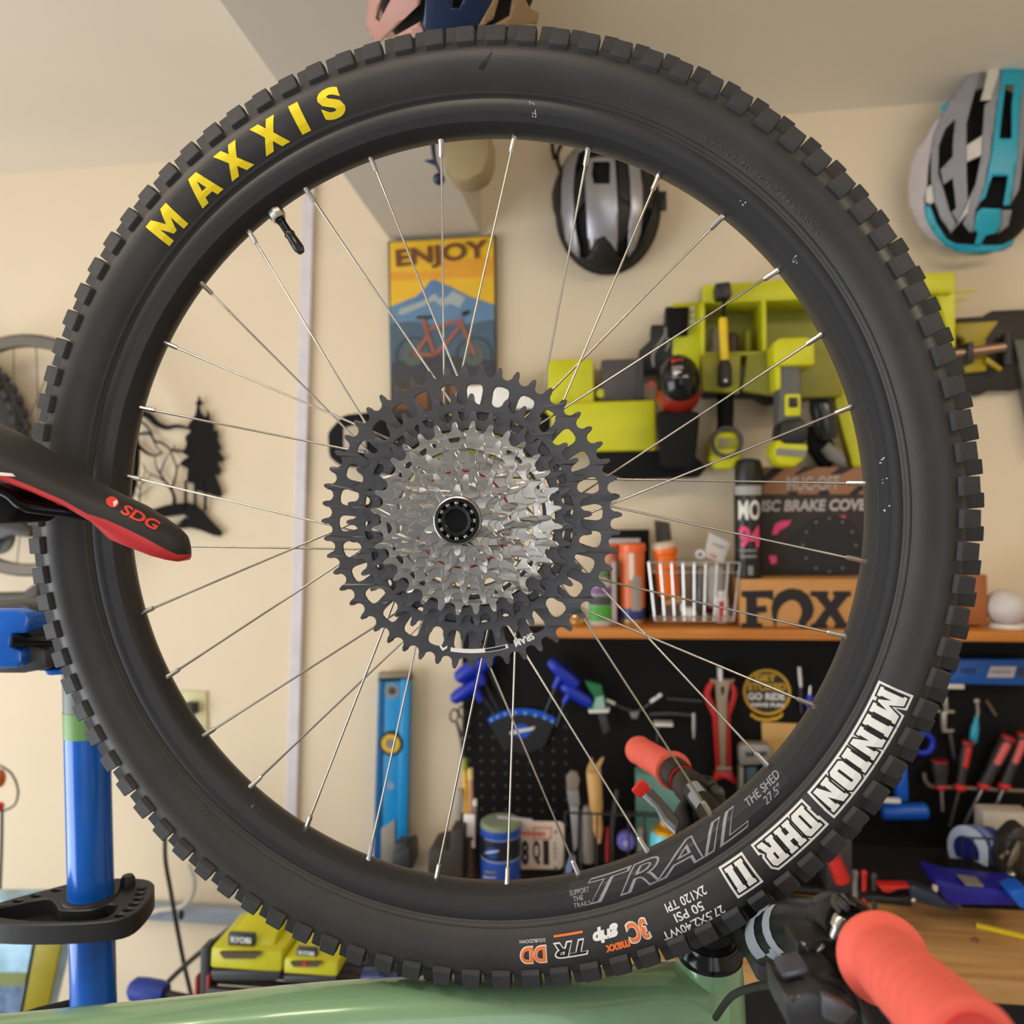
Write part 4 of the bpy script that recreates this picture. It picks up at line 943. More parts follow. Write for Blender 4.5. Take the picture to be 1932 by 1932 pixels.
# ------------------------------------------------------------------ lime tool rack and what hangs on it
LG = 'tools on the lime wall rack'
rk = W('tool_rack', 'lime green plastic tool rack with open bins on the wall above the shelf', 'tool rack', 1450, 640, .0)
rk.poly('back_panel', [(1325, 540), (1800, 514), (1800, 640), (1770, 660), (1325, 690)], 0, .012, LIMED)
rk.poly('top_panel', [(1326, 538), (1500, 526), (1800, 513), (1800, 552), (1500, 562), (1326, 570)], .10, .115, LIME, .002)
rk.poly('top_ledge', [(1326, 566), (1790, 546), (1790, 552), (1326, 572)], .0, .115, LIME, .001)
rk.poly('side_panel', [(1322, 572), (1330, 572), (1330, 690), (1322, 690)], .0, .12, LIME, .001)
rk.box('divider', 1438, 566, 1446, 672, .01, .115, LIME, .001)
rk.poly('bin_floor', [(1326, 664), (1600, 660), (1600, 668), (1326, 672)], .0, .12, LIMED, .001)
rk.poly('front_bin', [(1322, 670), (1398, 668), (1396, 742), (1324, 738)], .10, .125, LIMED, .004)
rk.poly('front_bin', [(1410, 668), (1465, 662), (1590, 660), (1592, 748), (1500, 752), (1400, 738)], .10, .122, mat('olive_bin', (140, 138, 40), .5), .006)
rk.poly('end_bracket', [(1768, 552), (1803, 513), (1803, 655), (1796, 655), (1782, 600)], .01, .10, LIME, .002)
for y, L in ((548, 42), (562, 28), (577, 14)): rk.poly('end_hook', [(1803, y), (1803 + L, y - 4), (1803 + L, y), (1803, y + 4)], .05, .056, LIME)
rk.poly('left_arm', [(1268, 572), (1326, 568), (1326, 692), (1314, 700), (1268, 668)], .02, .06, LIME, .003)
for y in (583, 595, 607): rk.cyl('screw_dot', 1306, y, 5, .06, .063, WHITE)
rk.poly('bottom_rail', [(1326, 735), (1585, 728), (1585, 745), (1450, 762), (1425, 748), (1326, 748)], .0, .05, BLACK, .003)
rk.poly('lower_bracket', [(1580, 690), (1600, 690), (1640, 890), (1612, 890), (1575, 760)], .03, .07, LIME, .004)
for x, y0, y1, m, wd, nm, lb in ((1348, 617, 668, GREY, 9, 'bottle', 'small pale grey bottle in the left bin of the lime rack'), (1382, 628, 672, mat('brown_label', (70, 48, 36), .6), 12, 'jar', 'dark brown jar in the lime rack bin behind the yellow handle'), (1412, 622, 668, LIMED, 7, 'tube', 'narrow olive tube standing in the lime rack bin beside the divider')):
    q = W(nm, lb, nm, x, y1, .06, None); q.vl('body', x, 0, [(wd, y1), (wd, y0 + 6), (wd * .6, y0 + 2), (wd * .55, y0)], m)
# mallet
m_ = W('hammer', 'hammer with yellow handle, black grip and square black head over the lime rack', 'hammer', 1366, 640, .14)
hm = m_.poly('head', [(1349, 534), (1378, 530), (1382, 556), (1376, 562), (1352, 562), (1350, 552)], -.02, .02, mat('hammer_head', (52, 50, 52), .45, .3), .004)
m_.al('shaft', (1366, 560, 0), (1365, 606, 0), [(3.5, 0), (4, 1)], MBLACK); m_.al('handle', (1364, 600, 0), (1367, 682, 0), [(7, 0), (8.5, .06), (8.5, .92), (7.5, 1)], mat('handle_yellow', (236, 200, 30), .45))
m_.al('grip', (1367, 680, 0), (1368, 730, 0), [(9, 0), (13, .25), (14, .9), (10, 1)], mat('grip_brown_black', (38, 32, 31), .55)); m_.cyl('grip_rivet', 1369, 718, 2.5, .012, .016, STEEL)
# black bracket with wire hook
k = W('wall_bracket', 'stepped black plastic bracket with grey wire loop, left of the lime rack', 'bracket', 1255, 640, .0)
k.poly('body', [(1255, 578), (1301, 577), (1300, 634), (1270, 640), (1270, 700), (1205, 700), (1205, 662), (1228, 640), (1228, 612), (1255, 612)], .0, .06, BLACK, .004)
k.poly('block', [(1256, 580), (1300, 578), (1298, 632), (1262, 634)], .06, .075, MBLACK, .003)
k.tube('wire_loop', [(1256, 618, .065), (1255, 632, .07), (1240, 655, .07), (1232, 670, .07), (1233, 692, .07)], .0035, GREY); k.tube('wire_loop', [(1257, 634, .068), (1262, 648, .07), (1256, 662, .07)], .0025, GREY)
# black dome tool
d = W('hand_vacuum', 'glossy black dome shaped hand vacuum with red and grey label left of the rack', 'hand vacuum', 1280, 730, .15)
d.ell('dome', 1280, 722, .0, 42, 54, .055, mat('gloss_black_dome', (16, 17, 20), .12))
d.ell('red_band', 1279, 742, -.008, 43, 44, .05, mat('red_clear_band', (140, 34, 26), .25))
d.box('label', 1267, 678, 1288, 690, .038, .0405, RED); d.box('label', 1268, 690, 1289, 716, .049, .0515, GREY, r=.001); d.box('label', 1271, 700, 1285, 708, .052, .0535, PRINTW)
d.poly('body', [(1238, 775), (1322, 775), (1312, 880), (1250, 880)], -.05, .02, MBLACK, .01); d.cyl('side_button', 1229, 724, 5, -.02, 0, RED)
# lime case and its neighbours
c = W('tool_case', 'glossy lime plastic case, L shaped, left of the black dome', 'tool case', 1135, 800, .02)
c.box('upper_box', 1033, 677, 1120, 765, 0, .07, LIME, .004, r=.008); c.box('lower_box', 1030, 757, 1238, 852, 0, .085, LIME, .006, r=.006); c.cyl('latch', 1133, 742, 8, .03, .06, LIME)
c.poly('base', [(1120, 848), (1240, 850), (1310, 860), (1335, 880), (1320, 900), (1180, 905), (1130, 890)], 0, .07, MBLACK, .004)
c = W('battery_pack', 'dark grey square battery pack between lime case and black dome', 'battery', 1172, 718, .02)
c.box('body', 1134, 677, 1214, 757, 0, .06, mat('plum_grey', (76, 70, 72), .5), .004, r=.006); c.box('terminal_ridge', 1204, 682, 1214, 752, .06, .066, DGREY, .001)
# drills
d1 = W('power_drill', 'lime and black drill hanging by its handle under the hammer', 'drill', 1370, 830, .06, LG)
d1.al('handle', (1369, 745, .02), (1368, 815, .02), [(15, 0), (16, .4), (15, .8), (18, 1)], MBLACK)
d1.poly('battery_base', [(1345, 812), (1395, 812), (1402, 850), (1396, 876), (1380, 886), (1350, 884), (1338, 866), (1338, 840)], -.03, .05, LIME, .008)
d1.ring('gauge_ring', 1372, 834, 23, 30, .05, .058, DGREY); d1.box('gauge_plate', 1356, 826, 1390, 846, .05, .054, LIMED, .001); d1.box('gauge_label', 1357, 829, 1372, 841, .054, .056, GREY)
d2 = W('power_drill', 'grey handled lime drill with square button hanging near the rim, right of the first drill', 'drill', 1492, 800, .13, LG)
d2.poly('motor_housing', [(1458, 648), (1470, 636), (1530, 634), (1538, 646), (1540, 690), (1460, 690)], 0, .07, LIME, .008)
d2.poly('handle', [(1474, 688), (1512, 688), (1514, 800), (1468, 800), (1470, 740)], .0, .06, mat('drill_grey', (92, 92, 92), .5), .008)
d2.box('button_frame', 1481, 743, 1511, 785, .06, .066, LIME, .002, r=.004); d2.box('button', 1489, 750, 1505, 768, .066, .070, BLACK, .001)
d2.poly('battery_boot', [(1474, 792), (1518, 788), (1526, 810), (1522, 838), (1476, 838), (1470, 818)], -.01, .07, BLACK, .008); d2.poly('battery_base', [(1464, 828), (1528, 838), (1520, 866), (1500, 882), (1470, 878), (1458, 856)], -.02, .065, LIME, .008)
d2.poly('base_band', [(1466, 846), (1522, 850), (1520, 862), (1464, 858)], .065, .070, GREY)
d2.poly('side_clip', [(1462, 690), (1474, 690), (1474, 735), (1464, 735)], .0, .06, LIME, .003)
d3 = W('heat_gun', 'dark grey heat gun with silver nozzle beside the lime drill', 'heat gun', 1560, 810, .05, LG)
d3.al('barrel', (1545, 745, .02), (1562, 830, .02), [(18, 0), (24, .3), (22, .8), (16, 1)], mat('gunmetal', (62, 66, 66), .25, .4)); d3.al('nozzle', (1555, 842, .03), (1590, 872, .03), [(12, 0), (15, .5), (9, 1)], GREY); d3.poly('trigger_body', [(1528, 800), (1560, 810), (1590, 860), (1560, 890), (1530, 850)], -.02, .02, MBLACK, .006)
# black clamp tool at right edge
s = W('miter_clamp', 'black and yellow clamp tool with steel bar, hanging at the right edge', 'clamp tool', 1860, 670, .0)
s.poly('back_plate', [(1800, 600), (1862, 596), (1872, 586), (1960, 582), (1960, 715), (1920, 735), (1870, 735), (1850, 745), (1815, 742), (1800, 720)], 0, .03, mat('brown_black', (36, 30, 29), .55), .003)
s.poly('yellow_yoke', [(1803, 610), (1886, 605), (1866, 632), (1860, 640), (1862, 700), (1822, 703), (1820, 640), (1803, 630)], .03, .05, mat('olive_yellow', (170, 150, 16), .45), .003)
s.al('bar', (1800, 668, .07), (1895, 655, .07), [(9, 0), (9, 1)], mat('warm_steel', (168, 138, 120), .35, .8)); s.box('slider', 1826, 645, 1838, 685, .05, .085, BLACK, .002); s.poly('yellow_lever', [(1862, 672), (1892, 694), (1888, 700), (1860, 682)], .05, .06, mat('olive_yellow', (170, 150, 16), .45), .001)
s.al('knob', (1900, 690, .05), (1900, 630, .05), [(10, 0), (10, 1)], BLACK); s.poly('arm', [(1912, 640), (1960, 640), (1960, 860), (1940, 760)], .01, .04, mat('grey_green', (92, 92, 84), .5), .003)
# tool behind the cassette
b = W('leaf_blower', 'black nosed blower with white and lime body hung behind the cassette', 'blower', 830, 820, .03)
b.poly('nozzle', [(615, 815), (645, 782), (700, 776), (760, 790), (760, 868), (690, 880), (640, 880), (618, 862)], 0, .09, MBLACK, .01); b.poly('nozzle_opening', [(648, 808), (690, 795), (690, 850), (648, 846)], .09, .094, mat('pale_lining', (180, 168, 150), .6), .001)
b.poly('body', [(755, 792), (880, 770), (1000, 780), (1000, 860), (870, 880), (755, 868)], .01, .08, mat('body_olive', (120, 122, 30), .5), .012); b.poly('white_cover', [(868, 728), (960, 722), (1012, 738), (1014, 772), (960, 772), (870, 768)], .03, .07, mat('bright_white', (245, 244, 240), .4), .006); b.poly('motor_end', [(990, 770), (1040, 780), (1040, 860), (990, 866)], 0, .08, MBLACK, .01)

# ------------------------------------------------------------------ shelf and what stands on it
SV = WP(1300, 1187, .17)[1]                                          # shelf top height (wall coords)
SHW = wood('shelf_wood', (186, 112, 40), (206, 132, 54), 8)
u0 = WP(1035, 1195, .17)[0]; u1 = WP(2060, 1195, .17)[0]
se = thing('wall_shelf', 'orange-brown wooden shelf board over the black pegboard', 'shelf', WALL @ Matrix.Translation((u0, SV, 0)))
part('board', B().box(0, -.019, .012, u1 - u0, 0, .17), SHW, se, .0015)
def shelf_y(px, z):   # pixel y of the shelf top at depth z
    lo, hi = 1100.0, 1300.0
    for _ in range(30):
        m = (lo + hi) / 2
        if WP(px, m, z)[1] > SV: lo = m
        else: hi = m
    return lo
def S(name, label, cat, px, z, group=None):
    y = shelf_y(px, z); o = W(name, label, cat, px, y, z, group); o.y = y; return o
o = S('cardboard_box', 'brown cardboard box printed FOX in black slab letters on the shelf', 'box', 1508, .06)
fy = shelf_y(1508, .14)
o.box('carton', 1397, 1093, 1622, fy, -.05, .09, KRAFT, .0015)
FM = PRINTK
o.poly('logo_letter', zz(1360, 860, 5.52, [(215, 1410), (545, 1400), (545, 1500), (520, 1500), (490, 1480), (370, 1480), (375, 1570), (470, 1560), (480, 1630), (375, 1640), (380, 1740), (430, 1745), (430, 1800), (215, 1800), (215, 1745), (265, 1740), (265, 1480), (215, 1465)]), .0904, .0914, FM)
arch = [(570, 1800), (540, 1700), (525, 1600), (545, 1500), (600, 1430), (680, 1390), (740, 1380), (830, 1395), (910, 1450), (950, 1520), (970, 1600), (950, 1680), (900, 1740), (860, 1800), (840, 1800), (805, 1740), (840, 1660), (845, 1600), (820, 1540), (780, 1510), (740, 1500), (690, 1515), (640, 1550), (600, 1610), (580, 1700)]
o.poly('logo_letter', zz(1360, 860, 5.52, arch), .0904, .0914, FM)
o.poly('logo_letter', zz(1360, 860, 5.52, [(935, 1410), (1120, 1410), (1120, 1450), (1105, 1460), (1145, 1530), (1190, 1460), (1170, 1450), (1170, 1410), (1355, 1410), (1355, 1460), (1320, 1470), (1215, 1600), (1300, 1740), (1330, 1750), (1330, 1810), (1185, 1810), (1185, 1760), (1200, 1750), (1140, 1660), (1090, 1750), (1110, 1760), (1110, 1800), (935, 1800), (935, 1760), (980, 1740), (1090, 1590), (990, 1470), (935, 1460)]), .0904, .0914, FM)
# boxed brake cover on top of the carton
bo = W('retail_box', 'dark retail box with pink accents printed DISC BRAKE COVERS on the cardboard box', 'box', 1545, 1090, .015)
BZ_ = .07
bo.box('carton', 1436, 882, 1660, 1086, -.03, BZ_, mat('dark_brown_card', (44, 36, 33), .6), .001)
Q = lambda pts: zz(1360, 860, 5.52, pts)
bo.poly('kraft_panel', Q([(440, 120), (1660, 120), (1660, 400), (440, 400)]), BZ_, BZ_ + .0008, mat('kraft_dull', (150, 106, 76), .7))
for s_ in ([(440, 210), (560, 120), (680, 120), (470, 290), (440, 290)], [(760, 190), (860, 120), (1000, 120), (800, 200)], [(1130, 200), (1240, 120), (1400, 120), (1260, 190)], [(700, 400), (700, 370), (800, 370), (800, 400)], [(1000, 400), (1040, 360), (1130, 360), (1130, 400)], [(1330, 400), (1480, 270), (1640, 130), (1660, 130), (1660, 200), (1420, 400)]): bo.poly('stripe_print', Q(s_), BZ_ + .0008, BZ_ + .0014, PRINTK)
bo.text('logo_print', 'MUC-OFF', *Q([(960, 285)])[0], 94, 26, BZ_ + .0022, mat('dull_white_print', (176, 168, 166), .6), bold=.015)
bo.text('title_print', 'DISC BRAKE COVERS', *Q([(985, 515)])[0], 236, 22, BZ_ + .0012, mat('dull_white_print', (176, 168, 166), .6), bold=.04, shear=.15)
x, y = Q([(1130, 930)])[0]
bo.cyl('cover_print', x, y, 58, BZ_, BZ_ + .0012, mat('photo_black', (14, 13, 13), .5), seg=36); bo.cyl('cover_print', x - 42, y + 8, 40, BZ_, BZ_ + .0008, mat('photo_black', (14, 13, 13), .5))
for a in range(12): bo.cyl('stud_print', x + 50 * cos(a * pi / 6), y + 50 * sin(a * pi / 6), 2.6, BZ_ + .0012, BZ_ + .0018, mat('photo_grey', (110, 108, 106), .5), seg=8)
for s_ in ([(530, 820), (560, 720), (620, 680), (740, 670), (700, 730), (610, 780), (590, 820)], [(1110, 630), (1290, 620), (1310, 680), (1180, 690)], [(500, 1040), (580, 1040), (580, 1120), (520, 1130)]): bo.poly('pink_print', Q(s_), BZ_, BZ_ + .001, PINK)
# spray can
can = W('spray_can', 'black spray can with white and pink lettering standing on the cardboard box', 'spray can', 1412, 1090, .118)
cb = 1090
can.vl('can_body', 1412, 0, [(25, cb), (26.5, cb - 4), (26.5, 920), (24, 914)], mat('can_black', (24, 22, 23), .3)); can.vl('cap', 1412, 0, [(25, 914), (26, 910), (26, 878), (22, 868), (10, 865)], BLACK)
def wrap(o, name, body, cx, cy, wpx, hpx, R, m, bold=.05, zc=0.0, me=None):
    me = me or text2d(body, 1, bold); fit2d(me, wpx * o.s, hpx * o.s); slice2d(me, .004, None); x, y = o.L(cx, cy, zc); r = R * o.s + .0006
    remap(me, lambda a, b_: Vector((x + r * sin(a / r), y + b_, zc + r * cos(a / r)))); return mobj(name, me, m, o.e)
box_me = lambda: plate([(0, 0), (1, 0), (1, 1), (0, 1)], [], 0, 0)
wrap(can, 'label_band', None, 1410, 925, 66, 18, 26.6, mat('grey_print', (160, 160, 160), .5), me=box_me())
wrap(can, 'brand_print', 'MO', 1410, 962, 44, 38, 26.6, PRINTW, .03); wrap(can, 'brand_print', '94', 1411, 1012, 44, 42, 26.6, PINK, .04); wrap(can, 'small_print', None, 1410, 1037, 40, 4, 26.6, GREY, me=box_me()); wrap(can, 'small_print', None, 1410, 1048, 36, 5, 26.6, GREY, me=box_me()); wrap(can, 'small_print', None, 1412, 1074, 10, 18, 26.6, GREY, me=box_me())
# wire basket and contents
bk = S('wire_basket', 'small chrome wire basket of odds and ends in the middle of the shelf', 'basket', 1308, .09)
yb = bk.y; zt0, zt1 = -.05, .055
top = [(1224, 1062, zt1), (1396, 1062, zt1), (1388, 1066, zt0), (1232, 1066, zt0), (1224, 1062, zt1)]
bk.tube('top_rim', top, .0022, CHROME, smooth=False); bk.tube('bottom_rim', [(1236, yb - 3, zt1 - .008), (1384, yb - 3, zt1 - .008), (1380, yb - 5, zt0 + .008), (1240, yb - 5, zt0 + .008), (1236, yb - 3, zt1 - .008)], .0018, CHROME, smooth=False)
for i in range(9):
    x = 1224 + 21.5 * i; xb = 1236 + 18.5 * i
    bk.tube('wire', [(x, 1060, zt1), (xb, yb - 3, zt1 - .008)], .0019, CHROME, smooth=False)
for i in range(7): bk.tube('wire', [(1234 + 25 * i, 1066, zt0), (1242 + 22.5 * i, yb - 5, zt0 + .008)], .0016, CHROME, smooth=False)
for y, a, b_ in ((1080, 1226, 1394), (1165, 1234, 1386)): bk.tube('wire', [(a, y, zt1 - .002), (b_, y, zt1 - .002)], .0014, CHROME, smooth=False)
ob_ = S('squeeze_bottle', 'orange plastic bottle with pale cap standing in the wire basket', 'bottle', 1254, .10)
ob_.al('bottle', (1262, 1124, 0), (1254, 1034, 0), [(19, 0), (21, .05), (21, .85), (24, .9), (24, 1)], ORANGE); ob_.al('cap', (1254, 1034, 0), (1252, 1022, 0), [(25, 0), (25, .6), (20, 1)], mat('pale_cap', (214, 190, 170), .5))
tb_ = W('black_tube', 'black and olive foil tube standing up behind the orange bottle', 'tube', 1250, 1010, .08)
tb_.poly('sachet', [(1234, 981), (1264, 986), (1268, 1022), (1264, 1130), (1240, 1130), (1238, 1022)], -.004, .004, mat('dark_foil', (44, 40, 26), .3), .002)
cd = W('hang_tag', 'white product card tilted in the wire basket', 'card', 1354, 1040, .09)
cd.poly('card', [(1338, 1005), (1378, 1024), (1364, 1062), (1328, 1050)], -.001, .001, mat('card_white', (214, 208, 204), .5)); cd.bars('card_print', 1356, 1030, 26, 4, .0016, GREY, 4, -24); cd.bars('card_print', 1346, 1049, 14, 5, .0016, RED, 3, -24)
cd.ring('eyelet', 1321, 1046, 5, 9, 0, .004, STEEL)
for nm, lb, ct, x, z, prof, m in (('golf_ball', 'white ball at the front of the wire basket', 'ball', 1300, .12, [(2, 0), (10, 3), (14, 10), (15, 15), (14, 20), (10, 27), (2, 30)], WHITE), ('chain_oil_vial', 'clear vial with red stripe in the right end of the wire basket', 'vial', 1362, .12, [(11, 0), (12, 4), (12, 48), (7, 52), (7, 60)], WHITE), ('small_jar', 'cloudy white jar in the back of the wire basket', 'jar', 1352, .06, [(18, 20), (22, 26), (22, 90), (16, 100)], mat('cloudy_white', (190, 184, 176), .4)), ('metal_sleeve', 'dull steel sleeve in the centre of the wire basket', 'sleeve', 1322, .07, [(9, 8), (10, 10), (10, 90), (8, 95)], mat('dull_steel', (118, 118, 116), .35, .8)), ('dark_bottle', 'dark red bottle at the back of the wire basket', 'bottle', 1340, .05, [(10, 8), (11, 12), (11, 70), (5, 80), (5, 92)], DRED), ('pump_head', 'dark pump head lying in the left of the wire basket', 'pump', 1236, .07, [(10, 6), (12, 10), (12, 60), (6, 70), (6, 84)], DGREY)):
    q = S(nm, lb, ct, x, z); q.vl('body', x, 0, [(r, q.y - 5 - h_) for r, h_ in prof], m)
    if nm == 'chain_oil_vial': q.box('stripe', 1357, q.y - 45, 1367, q.y - 5, 12 * q.s, 12 * q.s + .001, RED)
wr = S('wooden_puck', 'pale wooden peg lying in the bottom of the wire basket', 'peg', 1268, .09); wr.al('peg', (1252, wr.y - 38, 0), (1290, wr.y - 44, 0), [(6, 0), (8, .1), (8, .9), (6, 1)], TAN)
# tubes, bottle, framed card, brass, sphere
t1 = S('sealant_can', 'orange and blue canister with gold base on the shelf left of the basket', 'canister', 1193, .11)
y = t1.y
t1.vl('base', 1193, 0, [(23, y), (24, y - 3), (24, y - 10)], mat('brass_base', (206, 176, 110), .3, .8)); t1.vl('lower_label', 1193, 0, [(24, y - 10), (24, y - 32)], mat('canister_blue', (40, 52, 120), .35)); t1.vl('body', 1193, 0, [(24, y - 32), (24, y - 138)], mat('canister_orange', (222, 110, 52), .35)); t1.vl('lid', 1193, 0, [(25, y - 138), (25, y - 150), (22, y - 152)], mat('canister_lid', (236, 104, 52), .3))
wrap(t1, 'label_print', None, 1197, y - 60, 26, 66, 24.1, mat('label_silver', (150, 140, 132), .35), me=box_me()); wrap(t1, 'label_print', None, 1191, y - 110, 10, 50, 24.1, mat('label_cream', (232, 214, 200), .5), me=box_me())
t2 = S('sealant_can', 'pale salmon canister half hidden behind the cassette on the shelf', 'canister', 1148, .08); y = t2.y
t2.vl('body', 1148, 0, [(20, y), (20, y - 128)], mat('salmon', (214, 150, 126), .4)); t2.vl('lid', 1148, 0, [(21, y - 128), (21, y - 144), (18, y - 146)], mat('canister_lid', (236, 104, 52), .3))
t3 = S('cleaner_bottle', 'small white bottle with green and purple label on the shelf beside the cassette', 'bottle', 1132, .12); y = t3.y
t3.vl('body', 1132, 0, [(24, y), (26, y - 6), (26, y - 78), (18, y - 86), (16, y - 92)], mat('bottle_white', (206, 202, 198), .4)); t3.vl('cap', 1132, 0, [(16, y - 88), (17, y - 90), (17, y - 104)], mat('cap_green', (110, 140, 100), .4))
for cy, hh_, m in ((y - 66, 14, mat('label_purple', (126, 84, 140), .5)), (y - 48, 18, mat('label_charcoal', (70, 70, 72), .5)), (y - 24, 28, mat('label_green', (74, 160, 56), .5))): wrap(t3, 'label_band', None, 1132, cy, 50, hh_, 26.1, m, me=box_me())
fr = S('framed_card', 'black framed white card leaning on the wall behind the canisters', 'frame', 1188, .03); y = fr.y
fr.box('frame', 1140, 1000, 1226, y, -.01, .01, MBLACK, .001); fr.box('card', 1146, 1016, 1208, 1090, .01, .0115, mat('card_grey', (206, 202, 200), .5)); fr.text('card_mark', '>', 1198, 1030, 8, 8, .0125, PRINTK)
gb = S('grey_book', 'thin pale grey booklet standing between the bottle and the orange canister', 'booklet', 1158, .12); gb.box('booklet', 1154, 1060, 1163, gb.y, -.05, .02, mat('booklet_grey', (176, 164, 160), .6), .001)
br_ = S('brass_fitting', 'round brass fitting at the left end of the shelf', 'fitting', 1090, .13); y = br_.y
br_.vl('body', 1090, 0, [(14, y), (16, y - 4), (16, y - 9), (11, y - 13), (13, y - 18), (12, y - 25), (6, y - 30)], mat('brass', (222, 178, 112), .28, .9))
sp_ = S('white_speaker', 'round white ball shaped speaker at the right end of the shelf', 'speaker', 1898, .12); y = sp_.y
sp_.ell('ball', 1898, y - 38, 0, 39, 37, .042, mat('speaker_white', (206, 200, 196), .5)); sp_.vl('foot', 1898, 0, [(34, y), (34, y - 4), (30, y - 8)], WHITE)
wb_ = S('wood_block', 'reddish wooden block on the shelf beside the white ball speaker', 'block', 1846, .10); wb_.box('block', 1828, 1085, 1863, wb_.y, -.03, .03, mat('red_wood', (158, 92, 46), .55), .001)
# ------------------------------------------------------------------ workbench and pegboard
fe = P(1402, 1819, 1.22) ; BZW = fe.z; BV = BZW - CAM.z
bu0 = WP(800, 1640, .28)[0]; bfw = (fe - WO).dot(WN)
be = thing('workbench', 'wooden workbench with thick light top under the pegboard', 'workbench', WALL @ Matrix.Translation((bu0, -1.65, 0)))
BT = wood('bench_top_wood', (176, 130, 78), (208, 164, 106), 5)
part('bench_top', B().box(0, 1.65 + BV - .036, .005, 1.75, 1.65 + BV, bfw), BT, be, .002)
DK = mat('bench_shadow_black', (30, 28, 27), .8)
for x in (.08, 1.65):
    for z in (.08, bfw - .1): part('leg', B().box(x - .045, 0, z - .045, x + .045, 1.65 + BV - .036, z + .045), DK, be, .002)
part('underbench_shade_block', B().box(.13, .05, .02, 1.6, 1.65 + BV - .04, bfw - .16), DK, be, .002)  # dark block added to stand for the shade under the bench
# pegboard
PEG = mat('pegboard_black', (11, 10, 10), .65, spec=.25)
pu0 = WP(874, 1400, .015)[0]; pv1 = SV - .019
pe = thing('pegboard', 'black pegboard between the shelf and the workbench, hung with tools', 'pegboard', WALL @ Matrix.Translation((pu0, 0, 0)))
part('board', B().box(0, BV, .004, 1.7, pv1 - .002, .014), PEG, pe)
hb = B(); hu, hv = WP(953, 1437, .0146); 
for i in range(-3, 6):
    for j in range(-4, 10):
        x, y_ = hu - pu0 + i * .0262, hv - j * .0262 - .0
        if y_ > BV + .02 and x > .01: hb.prism(circ(x, y_, .0026, 8), .0138, .0146)
ho = part('peg_holes', hb, mat('hole_grey', (84, 80, 76), .7), pe); ho['kind'] = 'stuff'
ZP = .03
def PW(name, label, cat, px, py, z=ZP, group=None): return W(name, label, cat, px, py, z, group)
# spirit level
lv = W('spirit_level', 'bright blue spirit level leaning on the wall left of the pegboard', 'spirit level', 738, 1440, .02)
LB = mat('level_blue', (20, 140, 205), .35); LB2 = mat('level_blue_edge', (14, 96, 158), .4)
Q = lambda pts: zz(680, 1200, 3.715, pts)
lv.poly('body', Q([(125, 310), (345, 300), (318, 1540), (270, 1700), (82, 1700), (100, 1400)]), 0, .022, LB, .001)
for s_ in ([(125, 312), (158, 311), (135, 1700), (85, 1700)], [(285, 305), (345, 302), (318, 1540), (250, 1540)]): lv.poly('edge_rail', Q(s_), .022, .026, LB2 if s_[0][0] == 125 else LB, .0008)
lv.poly('end_cap', Q([(122, 262), (340, 258), (345, 300), (125, 316)]), -.002, .024, mat('level_cap', (132, 122, 106), .5), .001); lv.poly('end_band', Q([(124, 298), (345, 292), (345, 312), (124, 322)]), -.001, .0245, MBLACK)
x, y = Q([(212, 755)])[0]; v_ = lv.cyl('vial_ring', x, y, 22, .02, .028, BLACK); lv.ring('vial_yellow', x, y, 9, 17, .028, .030, mat('vial_yellow', (214, 176, 34), .4)); lv.cyl('vial_glass', x, y, 9, .026, .029, GREY)
x, y = Q([(222, 385)])[0]; lv.cyl('hang_hole', x, y, 14, .02, .0235, mat('hole_ring', (128, 132, 134), .4)); lv.cyl('hang_hole_inner', x, y, 7, .0235, .0245, DGREY)
lv.poly('foot_wedge', Q([(145, 1350), (240, 1290), (240, 1600), (140, 1600)]), .022, .027, mat('wedge_grey', (148, 144, 134), .5), .001); x, y = Q([(212, 1050)])[0]; lv.cyl('badge', x, y, 7, .022, .0232, mat('badge_pale', (130, 150, 190), .5))
# hex wrenches with blue handles
def hexkey(lb, a, b_, nub, tip, r=12, wd=None):
    o = PW('hex_wrench', lb, 'hex wrench', (a[0] + b_[0]) / 2, (a[1] + b_[1]) / 2, .05, 'blue handled hex wrenches')
    o.al('handle', (*a, 0), (*b_, 0), [(r * .5, 0), (r * .85, .08), (r, .3), (r, .75), (r * .8, .93), (r * .3, 1)], DBLUE)
    if nub: o.al('side_stub', (*nub[0], 0), (*nub[1], 0), [(r * .75, 0), (r * .55, .7), (r * .5, 1)], DBLUE)
    o.tube('shaft', [(*tip[0], -.005), (*tip[1], -.005)], .0022, mat('dark_steel', (64, 64, 66), .35, .8), smooth=False)
hexkey('upper blue hex wrench left of the gauge, pointing down left', (914, 1246), (860, 1282), ((902, 1262), (912, 1290)), ((905, 1270), (940, 1340)), 15)
hexkey('lower blue hex wrench left of the gauge, above the scissors', (908, 1284), (852, 1322), ((896, 1300), (908, 1322)), ((900, 1300), (935, 1350)), 13)
hexkey('third blue hex wrench handle tucked behind the cassette edge', (930, 1236), (898, 1270), None, ((915, 1250), (950, 1320)), 13)
hexkey('blue hex wrench right of the cassette, slanting down right', (1036, 1246), (1092, 1296), ((1058, 1276), (1046, 1298)), ((1048, 1296), (1028, 1345)), 13)
hexkey('lower blue hex wrench touching the green tool', (1060, 1292), (1118, 1330), ((1076, 1308), (1064, 1326)), ((1064, 1326), (1050, 1370)), 12)
